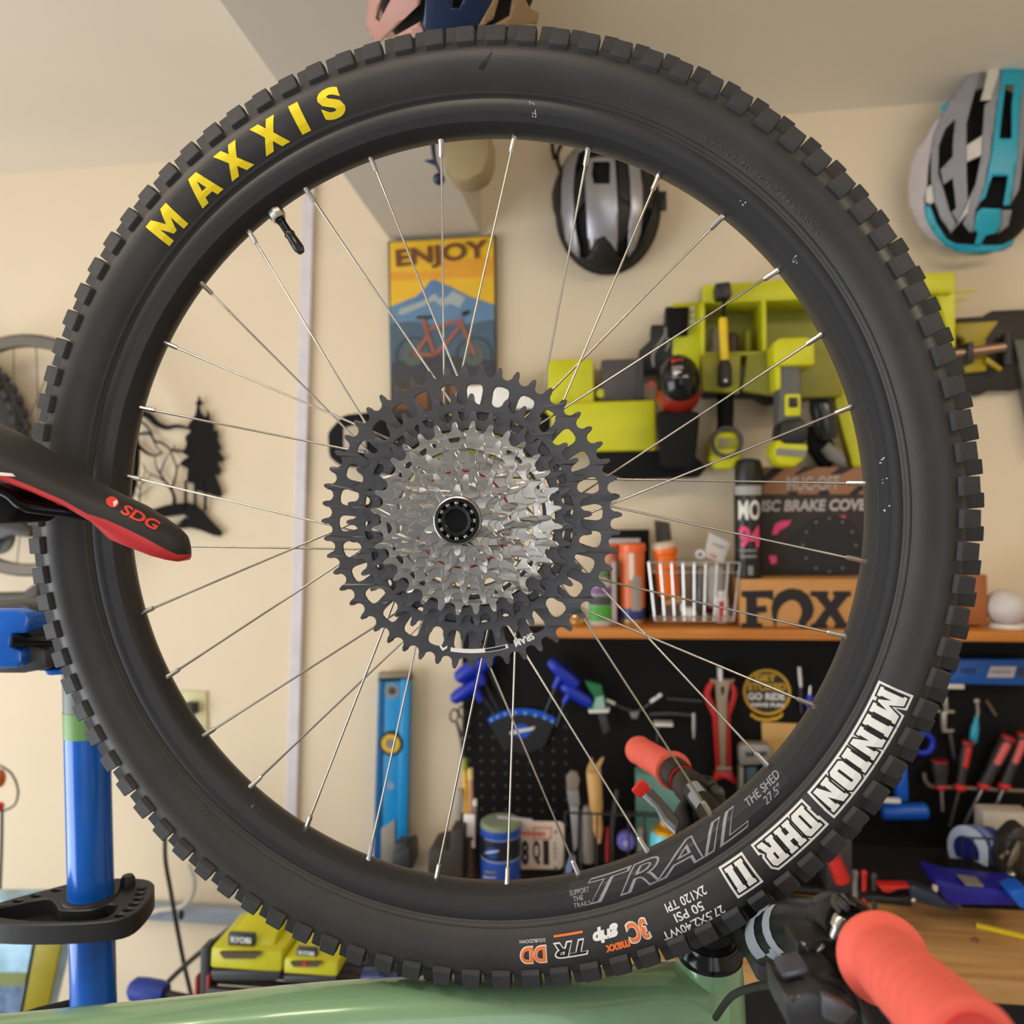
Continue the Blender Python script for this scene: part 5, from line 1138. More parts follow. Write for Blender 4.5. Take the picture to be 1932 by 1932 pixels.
# scissors
sx = PW('scissors', 'black handled scissors hanging at the left edge of the pegboard', 'scissors', 868, 1370, .035)
for cx, cy, rx, ry, rot in ((857, 1350, 9, 13, -8), (872, 1344, 8, 12, 10)):
    c0 = sx.L(cx, cy, 0); k = radians(rot)
    ot = [(c0[0] + (x_ * cos(k) - y_ * sin(k)), c0[1] + (x_ * sin(k) + y_ * cos(k))) for x_, y_ in circ(0, 0, rx * sx.s, 20, ry * sx.s)]; it = [(c0[0] + (x_ * cos(k) - y_ * sin(k)), c0[1] + (x_ * sin(k) + y_ * cos(k))) for x_, y_ in circ(0, 0, (rx - 2.8) * sx.s, 20, (ry - 2.8) * sx.s)]
    mobj('finger_ring', plate(ot, [it], -.003, .003, .0008), BLACK, sx.e, 40)
sx.poly('blade', [(859, 1362), (863, 1362), (874, 1392), (873, 1440), (868, 1400)], -.0015, .0015, BLACK, .0004); sx.poly('blade', [(872, 1356), (876, 1356), (875, 1392), (876, 1440), (870, 1400)], .001, .003, BLACK, .0004); sx.cyl('pivot', 872, 1394, 3, .003, .005, STEEL)
# gauge
ga = PW('chainring_gauge', 'black fan shaped gauge with blue dotted arc and round blue logo', 'gauge', 985, 1380, .02)
Q = lambda pts: zz(840, 1230, 6.04, pts)
arc_o = [(478, 770), (560, 710), (700, 665), (850, 645), (1000, 655), (1130, 690), (1260, 760)]; arc_i = [(1230, 825), (1120, 760), (1000, 725), (850, 715), (700, 735), (580, 775), (510, 815)]
ga.poly('plate', Q([(490, 800), (700, 700), (860, 690), (1010, 700), (1250, 800), (1130, 1080), (900, 1180), (640, 1080)]), 0, .004, mat('gauge_black', (26, 26, 28), .5)); ga.poly('blue_arc', Q([(p.x, p.y) for p in cr([(*a_, 0) for a_ in arc_o], 3)] + [(p.x, p.y) for p in cr([(*a_, 0) for a_ in arc_i], 3)]), .004, .006, mat('gauge_blue', (20, 84, 196), .4))
for q in ((525, 775), (595, 740), (680, 708), (795, 692), (910, 700), (1025, 724), (1130, 752), (1222, 792)): x, y = Q([q])[0]; ga.cyl('dot', x, y, 3, .006, .0066, mat('dot_pale', (130, 170, 230), .5), seg=10)
x, y = Q([(870, 900)])[0]; me = plate(circ(*ga.L(x, y, .0045), 17 * ga.s, 24, 13 * ga.s), [], .004, .0052); mobj('logo_disc', me, mat('gauge_blue', (20, 84, 196), .4), ga.e); ga.poly('logo_slash', Q([(735, 915), (800, 890), (960, 865), (1025, 848), (1000, 890), (870, 915), (745, 945)]), .0052, .0058, PRINTW)
# green tool
gt = PW('stripping_tool', 'green and clear plastic tool with white foot on the pegboard', 'hand tool', 1125, 1320, .04)
gt.poly('body', Q([(1590, 330), (1780, 380), (1800, 480), (1830, 540), (1840, 660), (1650, 660), (1700, 570), (1690, 500), (1640, 430)]), 0, .02, mat('tool_green', (20, 110, 66), .4), .002); gt.poly('clear_window', Q([(1720, 520), (1800, 500), (1820, 650), (1680, 655)]), .02, .022, mat('pale_green', (150, 190, 170), .4)); gt.poly('foot', Q([(1630, 665), (1875, 655), (1860, 695), (1640, 700)]), -.004, .024, WHITE, .001); gt.poly('leg', Q([(1740, 700), (1830, 700), (1880, 900), (1800, 950)]), 0, .012, DGREY, .002)
# peg hooks: light tipped, on the black board
Q = lambda pts: zz(1120, 1180, 3.715, pts)
hk = PW('peg_hook', 'forked steel peg hook with pale tips right of the green tool', 'peg hook', 1196, 1335, .02, 'steel peg hooks')
hk.tube('bar', [(1146, 1322, .02), (1170, 1334, .012), (1198, 1342, .012), (1220, 1332, .012), (1240, 1314, .03)], .0028, DGREY); hk.al('tip', (1144, 1321, .02), (1160, 1328, .02), [(3.5, 0), (3.5, 1)], WHITE); hk.al('tip', (1228, 1324, .025), (1248, 1310, .03), [(3.5, 0), (3.5, 1)], WHITE); hk.poly('bracket', [(1188, 1345), (1206, 1343), (1202, 1356), (1192, 1356)], 0, .02, GREY, .001)
hk = PW('peg_hook', 'straight horizontal white topped peg hook above the far coral grip', 'peg hook', 1250, 1368, .02, 'steel peg hooks'); hk.box('bar', 1234, 1366, 1270, 1371, 0, .03, WHITE, .001); hk.tube('drop', [(1242, 1371, .01), (1240, 1400, .01)], .0022, DGREY, smooth=False)
hk = PW('peg_hook', 'dark rail peg with pale drop left of the red tool', 'peg hook', 1300, 1350, .02, 'steel peg hooks'); hk.tube('rail', [(1225, 1348, .01), (1262, 1346, .01), (1310, 1350, .01)], .004, DGREY); hk.al('drop', (1309, 1345, .015), (1309, 1393, .015), [(3, 0), (3.5, .6), (2, 1)], mat('hook_pale', (190, 188, 182), .35, .5)); hk.tube('upper_rail', [(1258, 1318, .008), (1325, 1323, .008)], .003, DGREY, smooth=False)
hk = PW('peg_hook', 'thin white peg hook right of the round yellow sticker', 'peg hook', 1510, 1282, .03, 'steel peg hooks'); hk.al('hook', (1508, 1258, 0), (1511, 1296, 0), [(3.2, 0), (3.6, .5), (2.6, 1)], WHITE); hk.al('stem', (1510, 1296, 0), (1512, 1345, -.005), [(3, 0), (2.4, 1)], DGREY)
hk = PW('mini_driver', 'tiny blue handled driver hanging under the thin white hook near the rim', 'screwdriver', 1529, 1320, .03); hk.al('handle', (1528, 1310, 0), (1529, 1350, 0), [(5, 0), (8, .2), (8, .7), (5, 1)], DBLUE); hk.al('ring', (1529, 1294, 0), (1528, 1310, 0), [(2.5, 0), (3, 1)], STEEL)
# red tool
Q = lambda pts: zz(1300, 1220, 7.43, pts)
rt = PW('cable_cutter', 'long red handled tool with tan inner blade hanging on the pegboard', 'hand tool', 1362, 1390, .03)
for sgn, pts_ in ((0, [(300, 490), (380, 500), (320, 600), (300, 690), (380, 850), (410, 1000), (440, 1700), (380, 1740), (330, 1000), (240, 800), (210, 660), (250, 540)]), (1, [(560, 500), (620, 500), (670, 600), (680, 690), (640, 830), (580, 980), (600, 1740), (530, 1700), (530, 1000), (540, 850), (590, 720), (600, 640), (570, 560)])):
    rt.poly('handle', Q(pts_), 0, .014, mat('red_handle', (186, 30, 28), .4), .003)
rt.poly('blade', Q([(370, 480), (580, 470), (545, 700), (530, 1000), (520, 1720), (440, 1720), (410, 1000), (380, 700)]), .014, .018, mat('tan_metal', (158, 138, 116), .4, .3), .001); rt.poly('slot', Q([(445, 560), (495, 560), (490, 660), (460, 690)]), .018, .0186, MBLACK)
rt.poly('head', Q([(285, 460), (400, 470), (440, 450), (560, 465), (650, 460), (610, 510), (320, 510)]), .002, .016, mat('tan_metal', (158, 138, 116), .4, .3), .001)
rt.poly('foot', Q([(370, 1740), (600, 1740), (690, 1932), (640, 1932), (500, 1850), (400, 1880), (320, 1932)]), 0, .016, mat('red_handle', (186, 30, 28), .4), .003); rt.poly('collar', Q([(385, 1690), (605, 1690), (600, 1740), (385, 1740)]), .012, .02, mat('tan_metal', (158, 138, 116), .4, .3), .001)
hk = PW('peg_hook', 'short white peg hook that carries the red tool', 'peg hook', 1360, 1270, .02, 'steel peg hooks'); hk.box('peg', 1357, 1261, 1363, 1286, 0, .035, WHITE, .001)
# sticker
st_ = PW('sticker', 'round yellow and black sticker reading GET STOKED GO RIDE HAVE FUN', 'sticker', 1447, 1306, .0152); SYL = mat('sticker_yellow', (214, 168, 34), .45); SDK = mat('sticker_dark', (38, 34, 28), .5)
st_.cyl('disc', 1447, 1306, 45, 0, .001, SYL, seg=40); st_.cyl('face', 1447, 1306, 40, .001, .0016, SDK, seg=40)
for tx, x, y, w_, h_, m, b_ in (('GET', 1444, 1279, 40, 14, SYL, .05), ('STOKED', 1447, 1296, 72, 15, SYL, .035), ('GO RIDE', 1446, 1314, 70, 14, PRINTW, .04), ('HAVE FUN', 1448, 1330, 60, 8, PRINTW, .05)): st_.text('sticker_print', tx, x, y, w_, h_, .0022, m, b_)
st_.poly('ribbon', Q([(870, 930), (960, 990), (1100, 1010), (1240, 980), (1320, 920), (1310, 980), (1230, 1030), (1100, 1050), (950, 1030), (860, 970)]), .001, .002, SYL)
sb = PW('sanding_block', 'tan paper folder hung low on the pegboard beside the rim', 'paper pad', 1475, 1400, .02); sb.poly('pad', [(1437, 1363), (1512, 1366), (1512, 1440), (1440, 1440)], 0, .006, mat('tan_paper', (206, 164, 100), .7), .001)
gc = PW('bench_clamp', 'grey metal clamp body with oval slot beside the red tool', 'clamp', 1426, 1450, .05)
gc.poly('head', Q([(700, 1440), (730, 1380), (800, 1360), (1080, 1370), (1150, 1400), (1180, 1460), (1170, 1560), (1100, 1660), (710, 1680)]), 0, .03, mat('clamp_grey', (146, 142, 134), .4, .3), .006); gc.poly('slot', Q([(790, 1480), (1090, 1470), (1090, 1530), (800, 1545)]), .03, .0308, DGREY); gc.poly('leg', Q([(710, 1690), (770, 1690), (770, 2100), (700, 2100)]), 0, .03, mat('clamp_grey', (146, 142, 134), .4, .3), .003); gc.poly('blue_panel', Q([(790, 1700), (950, 1690), (950, 2000), (800, 2000)]), .005, .02, mat('slate_blue', (58, 84, 104), .5), .002)
# right end of the board
bl = PW('long_gauge', 'long blue measuring tool with white label at the top right of the pegboard', 'measuring tool', 1880, 1270, .03)
bl.poly('body', zz(1700, 1220, 8.05, [(880, 190), (1990, 190), (1990, 600), (730, 570), (735, 470), (810, 410)]), 0, .02, mat('rule_blue', (24, 84, 164), .4), .004); bl.poly('label', zz(1700, 1220, 8.05, [(1365, 300), (1760, 300), (1710, 470), (1305, 470)]), .02, .0212, mat('label_pale', (190, 180, 178), .5)); bl.bars('label_print', 1890, 1268, 34, 5, .0218, GREY, 6); bl.box('tip_plate', 1922, 1262, 1940, 1276, .02, .022, DGREY); bl.bars('body_print', 1828, 1266, 30, 14, .021, mat('rule_dark', (16, 60, 130), .5), 4)
hk = PW('peg_hook', 'cream flat peg under the left end of the long blue tool', 'peg hook', 1804, 1295, .02, 'steel peg hooks'); hk.box('peg', 1788, 1291, 1820, 1300, 0, .03, mat('peg_cream', (214, 206, 190), .45), .001)
cp = PW('spring_clamp', 'thin steel clamp with square jaw left of the cyan pick', 'clamp', 1790, 1360, .03)
Q = lambda pts: zz(1700, 1220, 8.05, pts); SG = mat('clamp_pale', (170, 166, 154), .35, .6)
cp.poly('jaw', Q([(620, 1000), (690, 970), (820, 970), (820, 1010), (700, 1020), (690, 1260), (810, 1260), (810, 1300), (640, 1310), (625, 1200)]), 0, .01, SG, .001); cp.poly('arm', Q([(650, 780), (710, 760), (720, 980), (660, 980)]), 0, .01, SG, .001); cp.poly('tail', Q([(720, 1310), (780, 1310), (850, 1700), (800, 1740)]), 0, .006, DGREY, .001); cp.ell('stud', *Q([(570, 975)])[0], .005, 4, 4, .005, SG)
pk = PW('dental_pick', 'small cyan handled pick with steel ball end on the pegboard', 'pick', 1840, 1360, .04)
pk.ell('ball', *Q([(1150, 825)])[0], 0, 6, 6, .006, SG); pk.tube('neck', [(*Q([(1150, 850)])[0], 0), (*Q([(1165, 950)])[0], 0), (*Q([(1160, 1060)])[0], 0)], .003, SG); pk.al('handle', (*Q([(1150, 1060)])[0], 0), (*Q([(1090, 1470)])[0], 0), [(4, 0), (5, .2), (8, .45), (8, .9), (5, 1)], mat('pick_cyan', (40, 150, 180), .35))
pn = PW('wood_stick', 'short slanted brown stick right of the cyan pick', 'stick', 1870, 1335, .02); pn.al('stick', (*Q([(1290, 810)])[0], 0), (*Q([(1440, 1050)])[0], 0), [(3, 0), (4, .5), (3, 1)], mat('stick_brown', (98, 80, 60), .6))
rg = PW('ring_handle', 'blue ring shaped handle half hidden by the tire knobs', 'handle', 1745, 1400, .04)
tor = B(); c0 = rg.L(1740, 1402, 0)
part('ring', B().tube([(c0[0] + 20 * rg.s * cos(2 * pi * i / 24), c0[1] + 20 * rg.s * sin(2 * pi * i / 24), 0) for i in range(25)], .006, 10, False), DBLUE, rg.e, 0, 60)
Q = lambda pts: zz(1560, 1440, 5.194, pts)
th = PW('t_handle_wrench', 'big blue T handle tool hanging upside down right of the tire', 't-handle', 1708, 1520, .05)
th.poly('stem', Q([(745, 15), (795, 15), (810, 380), (690, 390), (690, 180)]), -.012, .012, BLUE, .005); th.al('handle', (*Q([(545, 475)])[0], 0), (*Q([(985, 470)])[0], 0), [(14, 0), (16, .04), (17, .5), (17, .94), (13, 1)], BLUE)
hk = PW('peg_hook', 'white peg lying across the big blue T handle', 'peg hook', 1684, 1513, .055, 'steel peg hooks'); hk.box('peg', 1668, 1508, 1700, 1516, .018, .03, WHITE, .001)
# screwdriver rack
rr_ = PW('screwdriver_rail', 'bent steel rod rail that holds the row of screwdrivers', 'rail', 1840, 1486, .04)
rr_.tube('rod', [(1744, 1458, .0), (1745, 1470, .0), (1752, 1480, .0), (1765, 1484, .0), (1830, 1487, .0), (1945, 1493, .0)], .0045, mat('rail_tan', (140, 124, 108), .4, .6))
def driver(lb, top, col, tip, stripe, tipm=STEEL, fat=11):
    o = PW('screwdriver', lb, 'screwdriver', col[0], col[1], .05, 'red and black screwdrivers in the rail')
    DR = mat('driver_black', (46, 42, 42), .5); hm_ = o.al('handle', (*top, .0), (*col, .0), [(fat * .7, 0), (fat, .06), (fat, .45), (fat * .75, .7), (fat * .8, .95), (fat * .8, 1)], DR)
    o.al('cap', (*top, .0), (top[0] + (col[0] - top[0]) * .08, top[1] + (col[1] - top[1]) * .08, 0), [(fat * .75, 0), (fat * 1.03, .4), (fat * 1.03, 1)], DRED)
    if stripe:
        a = Vector(top).lerp(Vector(col), .14); b_ = Vector(top).lerp(Vector(col), .6); o.al('stripe', (a.x + 3, a.y, fat * o.s * .8), (b_.x + 3, b_.y, fat * o.s * .62), [(fat * .3, 0), (fat * .55, .1), (fat * .5, .9), (fat * .2, 1)], stripe)
    o.ell('collar', *col, 0, 12, 9, .013, RED); o.tube('shaft', [(*col, 0), (*tip, 0)], .0035, tipm, smooth=False)
SP = mat('stripe_pink', (214, 96, 92), .4)
driver('stubby black screwdriver with red cap, leftmost in the rail', (1773, 1433), (1775, 1483), (1778, 1530), None, STEEL, 15)
driver('bright red striped screwdriver second from the left in the rail', (1827, 1397), (1811, 1485), (1792, 1560), RED, mat('dim_steel', (98, 92, 88), .4, .8))
driver('slanted black screwdriver with pink stripe, third in the rail', (1905, 1388), (1856, 1482), (1820, 1556), SP, STEEL, 14)
driver('slanted screwdriver with pink stripe at the right edge of the frame', (1934, 1382), (1895, 1482), (1868, 1548), SP, STEEL, 13)
# ------------------------------------------------------------------ on the bench
mt = thing('bench_mat', 'black rubber mat along the back of the workbench', 'mat', WALL @ Matrix.Translation((bu0, BV, 0)))
part('mat', B().box(.004, 0, .016, 1.7, .003, HP(1750, 1697, BZW)[1]), mat('mat_black', (20, 19, 19), .75), mt)
def bench_y(px, z):
    lo, hi = 1300.0, 2100.0
    for _ in range(40):
        m = (lo + hi) / 2
        if WP(px, m, z)[1] > BV: lo = m
        else: hi = m
    return lo
def T(name, label, cat, px, z, group=None):
    y = bench_y(px, z); o = W(name, label, cat, px, y, z, group); o.y = y; return o
Q = lambda pts: zz(840, 1420, 6.04, pts)
cupz = .25
o = T('pen_cup', 'grey metal pen cup holding pencils on the bench inside the wheel', 'cup', 888, cupz)
o.vl('cup', 888, 0, [(17, o.y), (17, 1580), (18.5, 1576), (18.5, 1572)], mat('cup_brown_grey', (86, 78, 76), .3, .6)); o.ring('rim', 888, 1575, 5, 6, 0, .001, GREY)
for nm, lb, x0, y0, x1, y1, r, m, e in (('pencil', 'yellow pencil with green ferrule in the pen cup', 876, 1433, 884, 1572, 5, mat('pencil_yellow', (224, 172, 34), .5), mat('ferrule_green', (140, 150, 50), .4)), ('pencil', 'pinkish tan pencil in the pen cup', 887, 1452, 890, 1572, 5, mat('pencil_pink', (196, 148, 122), .5), mat('ferrule_cream', (220, 200, 130), .4)), ('marker', 'grey marker in the pen cup behind the pencils', 896, 1510, 896, 1572, 4, GREY, WHITE)):
    q = W(nm, lb, 'pencil' if nm == 'pencil' else 'marker', x1, y1, cupz); q.al('barrel', (x0, y0, 0), (x1, y1 + 40, 0), [(r, 0), (r, 1)], m, seg=8); q.al('end', (x0, y0 - 2, 0), (x0 + (x1 - x0) * .15, y0 + (y1 - y0) * .15, 0), [(r * 1.02, 0), (r * 1.05, 1)], e)
q = W('scraper', 'white plastic scraper in the front of the pen cup', 'scraper', 885, 1560, cupz + .012); q.box('blade', 875, 1537, 896, 1600, 0, .004, WHITE, .001)
q = T('utility_knife', 'pale grey utility knife standing beside the pen cup', 'knife', 862, .25); q.poly('body', [(862, 1490), (872, 1490), (867, 1580), (856, 1580)], 0, .01, mat('knife_grey', (150, 146, 144), .45), .002); q.box('stand', 850, 1575, 874, q.y, -.01, .02, DGREY, .002)
q = T('speaker_box', 'black wedge shaped box at the left end of the bench', 'box', 838, .27); q.poly('body', [(850, 1565), (874, 1565), (872, q.y), (806, q.y), (808, 1606), (830, 1600), (848, 1606)], -.05, .03, mat('wedge_black', (50, 44, 40), .6), .003)
q = T('vise_jaw', 'dark steel vise jaw at the bottom left of the wheel opening', 'vise', 760, .10); q.poly('jaw', [(738, 1612), (772, 1600), (775, 1640), (768, 1660), (738, 1662)], -.04, .03, DGREY, .004); q.box('stem', 745, 1660, 768, q.y, -.02, .02, DGREY, .002)
# grease tub
tz = .27; o = T('grease_tub', 'round blue and black grease tub with pale lid on the bench', 'tub', 945, tz); y = 1652
TB = mat('tub_blue', (24, 74, 168), .35)
o.vl('lower_band', 945, 0, [(34, y + 6), (37, y), (37, 1612)], TB); o.vl('dark_band', 945, 0, [(37, 1612), (37, 1570)], mat('tub_dark', (18, 22, 40), .35)); o.vl('lid_band', 945, 0, [(38, 1570), (38.5, 1566), (38.5, 1556)], TB); o.vl('lid', 945, 0, [(38, 1556), (38, 1550), (34, 1547), (8, 1546)], mat('lid_green', (126, 140, 118), .5))
for yy in (1571, 1611): o.vl('line', 945, 0, [(37.4, yy + 1.5), (37.4, yy - 1.5)], mat('line_pale', (130, 150, 200), .4))
me = plate(circ(0, 0, 1, 20, .8), [], 0, 0); wrap(o, 'logo', None, 936, 1592, 26, 20, 37.2, TB, me=me); wrap(o, 'logo_slash', None, 936, 1591, 38, 8, 37.8, PRINTW, me=plate([(0, 0), (.6, .5), (1, 1), (.4, .75)], [], 0, 0)); wrap(o, 'print', None, 932, 1638, 30, 5, 37.2, mat('line_pale', (130, 150, 200), .4), me=box_me()); wrap(o, 'print', None, 932, 1628, 24, 4, 37.2, mat('print_olive', (120, 124, 110), .5), me=box_me())
q = W('steel_ruler', 'short pale steel ruler lying on the lid of the grease tub', 'ruler', 970, 1545, tz); q.al('ruler', (938, 1541, .0), (1004, 1548, .0), [(3.5, 0), (3.5, 1)], mat('ruler_pale', (206, 206, 206), .35, .4), seg=4)
q = T('wooden_coaster', 'orange wooden disc under the grease tub', 'disc', 960, .29); q.vl('disc', 958, 0, [(42, q.y), (44, q.y - 3), (44, q.y - 10), (42, q.y - 12)], mat('orange_wood', (176, 96, 36), .5))
# licence plate
o = T('license_plate', 'small white license plate with dark characters and a red print box', 'license plate', 1022, .23)
Q = lambda pts: zz(840, 1420, 6.04, pts); PLW = mat('plate_white', (226, 210, 196), .45)
ppts = Q([(860, 800), (880, 780), (1320, 790), (1360, 830), (1345, 1290), (1310, 1330), (860, 1330)]); o.poly('plate', ppts, 0, .003, PLW, .0008)
for x, tx in ((910, '8'), (1040, 'Q'), (1150, 'I')): o.text('plate_character', tx, *Q([(x, 1140)])[0], None if tx == 'I' else 14, 46, .0042, mat('plate_black', (30, 26, 26), .5), .04)
o.bars('plate_print', *Q([(1000, 925)])[0], 50, 9, .004, mat('plate_red', (214, 88, 60), .5), 7); 
for s_ in ([(1000, 850), (1210, 850), (1210, 862), (1000, 862)], [(1000, 975), (1210, 975), (1210, 988), (1000, 988)], [(1198, 850), (1210, 850), (1210, 988), (1198, 988)], [(1000, 850), (1012, 850), (1012, 988), (1000, 988)]): o.poly('plate_border', Q(s_), .003, .0036, mat('plate_red', (214, 88, 60), .5))
o.bars('plate_print', *Q([(1250, 1110)])[0], 34, 8, .004, mat('plate_grey', (170, 160, 160), .5), 4, 90)
for q_ in ((1258, 905), (1258, 1310)): x, y = Q([q_])[0]; o.cyl('bolt_hole', x, y, 2.4, .003, .0038, PRINTK, seg=8)
q = T('pliers', 'dark pliers lying open in front of the license plate', 'pliers', 1015, .30)
q.tube('handle', [(990, q.y - 4, 0), (1002, q.y - 26, 0), (1015, q.y - 34, 0)], .005, mat('pliers_dark', (46, 48, 58), .45)); q.tube('handle', [(1042, q.y - 4, 0), (1034, q.y - 24, 0), (1015, q.y - 34, 0)], .005, mat('pliers_dark', (46, 48, 58), .45)); q.ell('pivot', 1014, q.y - 34, 0, 8, 7, .006, DGREY)
q = T('blue_tube_squeeze', 'pale blue squeeze tube standing beside the license plate', 'tube', 1068, .27); q.poly('tube', [(1076, 1615), (1086, 1622), (1068, q.y), (1052, q.y)], -.006, .01, mat('pale_blue_tube', (120, 136, 190), .4), .002)
# desk rack with brushes
o = T('wire_rack', 'black wire rack of brushes and handles along the back of the bench', 'wire rack', 1180, .24)
o.tube('top_wire', [(1064, 1533, .05), (1310, 1543, .05)], .0022, BLACK, smooth=False); o.tube('back_wire', [(1070, 1528, -.03), (1310, 1537, -.03)], .002, BLACK, smooth=False)
for x in range(1066, 1312, 30): o.tube('upright_wire', [(x, 1533 + (x - 1064) * .04, .05), (x, o.y - 4, .05)], .0016, BLACK, smooth=False)
o.box('base', 1062, o.y - 8, 1312, o.y, -.03, .05, BLACK, .001)
b1 = W('paint_brush', 'worn grey paint brush standing bristles up in the wire rack', 'brush', 1080, 1600, .25); b1.poly('bristles', [(1068, 1468), (1076, 1456), (1088, 1458), (1094, 1472), (1090, 1492), (1070, 1494)], -.006, .006, mat('bristle_grey', (128, 116, 106), .8, bump=.4, bscale=300), .002); b1.poly('ferrule', [(1069, 1493), (1091, 1491), (1094, 1520), (1074, 1523)], -.006, .006, GREY, .001); b1.poly('handle', [(1075, 1522), (1092, 1520), (1090, 1600), (1082, 1610)], -.005, .005, mat('brush_handle', (150, 150, 158), .35, .3), .003)
b2 = W('wooden_brush', 'tan wooden handled brush standing tall in the wire rack', 'brush', 1122, 1580, .26); b2.poly('head', [(1107, 1452), (1116, 1430), (1122, 1446), (1134, 1432), (1140, 1430), (1132, 1450), (1134, 1458), (1106, 1460)], -.005, .005, mat('wood_chip', (176, 140, 84), .7), .001); b2.al('handle', (1120, 1455, 0), (1130, 1590, 0), [(13.5, 0), (14, .1), (12.5, .5), (9, .62), (10, .8), (4, 1)], TAN)
for i, (x, y0, m, nm, lb, w_) in enumerate(((1100, 1545, GREY, 'file', 'grey flat file standing in the wire rack between brushes', 7), (1160, 1490, DGREY, 'file', 'long dark slanted file in the wire rack right of the wooden brush', 5), (1146, 1560, DRED, 'marker', 'dark red marker low in the wire rack', 5), (1110, 1520, mat('clear_grey', (120, 112, 104), .4), 'dropper', 'cloudy grey dropper bottle in the wire rack', 12), (1212, 1560, mat('clear_grey', (120, 112, 104), .4), 'dropper', 'second cloudy dropper bottle in the wire rack beside the purple tape', 9))):
    q = W(nm, lb, nm, x, 1600, .24 + .005 * i); q.al('body', (x + (4 if i == 1 else 0), y0, 0), (x - (14 if i == 1 else 0), 1625, 0), [(w_ * .7, 0), (w_, .1), (w_, 1)], m)
q = W('tape_roll', 'purple tape roll in the wire rack', 'tape', 1181, 1590, .25); q.cyl('roll', 1181, 1590, 17, -.01, .012, mat('tape_purple', (112, 102, 190), .45), .003, seg=28); q.cyl('core', 1181, 1592, 6, .012, .0128, mat('tape_pale', (180, 170, 220), .5))
q = T('teal_box', 'flat teal box standing on the bench behind the brake lever', 'box', 1255, .16); q.box('box', 1200, 1464, 1308, q.y, -.03, .02, mat('box_teal', (104, 152, 144), .5), .002)
q = T('aerosol_can', 'cyan aerosol can with gold top near the rim decal', 'spray can', 1262, .33); q.vl('body', 1262, 0, [(33, q.y), (34, q.y - 5), (34, 1578), (31, 1568)], mat('can_cyan', (90, 196, 214), .3)); q.vl('shoulder', 1262, 0, [(32, 1570), (28, 1562), (16, 1555)], mat('can_gold', (206, 152, 34), .3, .6)); q.vl('nozzle', 1258, 0, [(12, 1556), (12, 1538), (9, 1534)], TAN)
# right side of the bench
Q = lambda pts: zz(1560, 1440, 5.194, pts)
o = T('cable_spool', 'blue and white spool of cable in the wire basket at the right', 'spool', 1852, .16)
sy = 1606
def spool(nm, x0, r, th, m):
    c0 = o.L(x0, sy, 0); return part(nm, B().lathe((c0[0], c0[1], .0), (c0[0] + th * o.s, c0[1] - 1 * o.s, -th * o.s * .45), [(r * o.s * .96, 0), (r * o.s, .12), (r * o.s, .88), (r * o.s * .96, 1)], 32), m, o.e)
spool('flange', 1824, 49, 6, mat('spool_pale', (190, 204, 226), .35)); spool('hub', 1829, 36, 10, DBLUE); spool('flange', 1840, 50, 12, mat('spool_mid', (120, 136, 190), .35)); spool('winding', 1853, 46, 26, mat('spool_blue', (40, 70, 150), .4))
c0 = o.L(1822, sy, .0); part('flange_ring', B().lathe((c0[0], c0[1], .001), (c0[0] + .002, c0[1], 0), [(30 * o.s, 0), (30 * o.s, 1)], 28), mat('spool_navy', (24, 30, 110), .4), o.e)
q = T('label_card', 'blank white card box behind the blue spool', 'box', 1900, .09); q.box('box', 1856, 1533, 1945, q.y, -.02, .02, mat('card_offwhite', (206, 196, 184), .6), .001)
q = T('motor_part', 'oily grey derailleur parts heap at the right edge of the bench', 'bike part', 1905, .2)
q.poly('cage', Q([(1690, 900), (1760, 720), (1840, 640), (1932, 600), (2000, 700), (2000, 1250), (1800, 1280), (1700, 1180)]), -.02, .02, mat('oily_grey', (72, 68, 64), .35, .5), .01); q.ell('pulley', *Q([(1800, 1100)])[0], .02, 10, 12, .012, STEEL); q.ell('pulley', *Q([(1880, 1160)])[0], .02, 8, 9, .01, GREY); q.al('link', (*Q([(1780, 1010)])[0], .03), (*Q([(1900, 760)])[0], .03), [(5, 0), (9, .5), (6, 1)], mat('link_tan', (130, 118, 100), .35, .6)); q.al('bolt', (*Q([(1700, 930)])[0], .03), (*Q([(1780, 860)])[0], .03), [(4, 0), (5, 1)], mat('link_tan', (130, 118, 100), .35, .6))
o = T('wire_tray', 'black wire basket edge in front of the blue spool', 'basket', 1880, .25); o.tube('rim_wire', [(1815, 1580, 0), (1945, 1586, 0)], .002, BLACK, smooth=False); o.tube('rim_wire', [(1818, 1660, 0), (1945, 1666, 0)], .002, BLACK, smooth=False)
for x in (1816, 1836, 1866, 1896, 1926): o.tube('wire', [(x, 1580, 0), (x, 1662, 0)], .0014, BLACK, smooth=False)
o.box('floor_plate', 1815, 1660, 1945, o.y, -.08, .0, MBLACK, .001)
o = T('parts_tray', 'deep blue plastic parts tray at the back right of the bench', 'tray', 1850, .30)
o.poly('tray', Q([(1050, 1150), (1100, 1145), (1300, 1200), (1740, 1250), (1960, 1260), (1960, 1400), (1300, 1395), (1180, 1360)]), -.04, .03, mat('tray_blue', (30, 30, 150), .4), .004); o.poly('divider', Q([(1350, 1180), (1540, 1200), (1530, 1215), (1360, 1200)]), .0, .032, GREY)
o = T('blue_strap', 'bright blue plastic wedge at the right edge in front of the tray', 'wedge', 1925, .34); o.poly('wedge', Q([(1790, 1270), (1960, 1220), (1960, 1440), (1900, 1420)]), -.02, .02, mat('wedge_blue', (24, 96, 200), .4), .003)
o = T('bolt', 'small pale bolt standing by the blue parts tray', 'bolt', 1764, .33); o.vl('bolt', 1764, 0, [(3, 1690), (3, 1682), (5, 1680), (5, 1671)], WHITE)
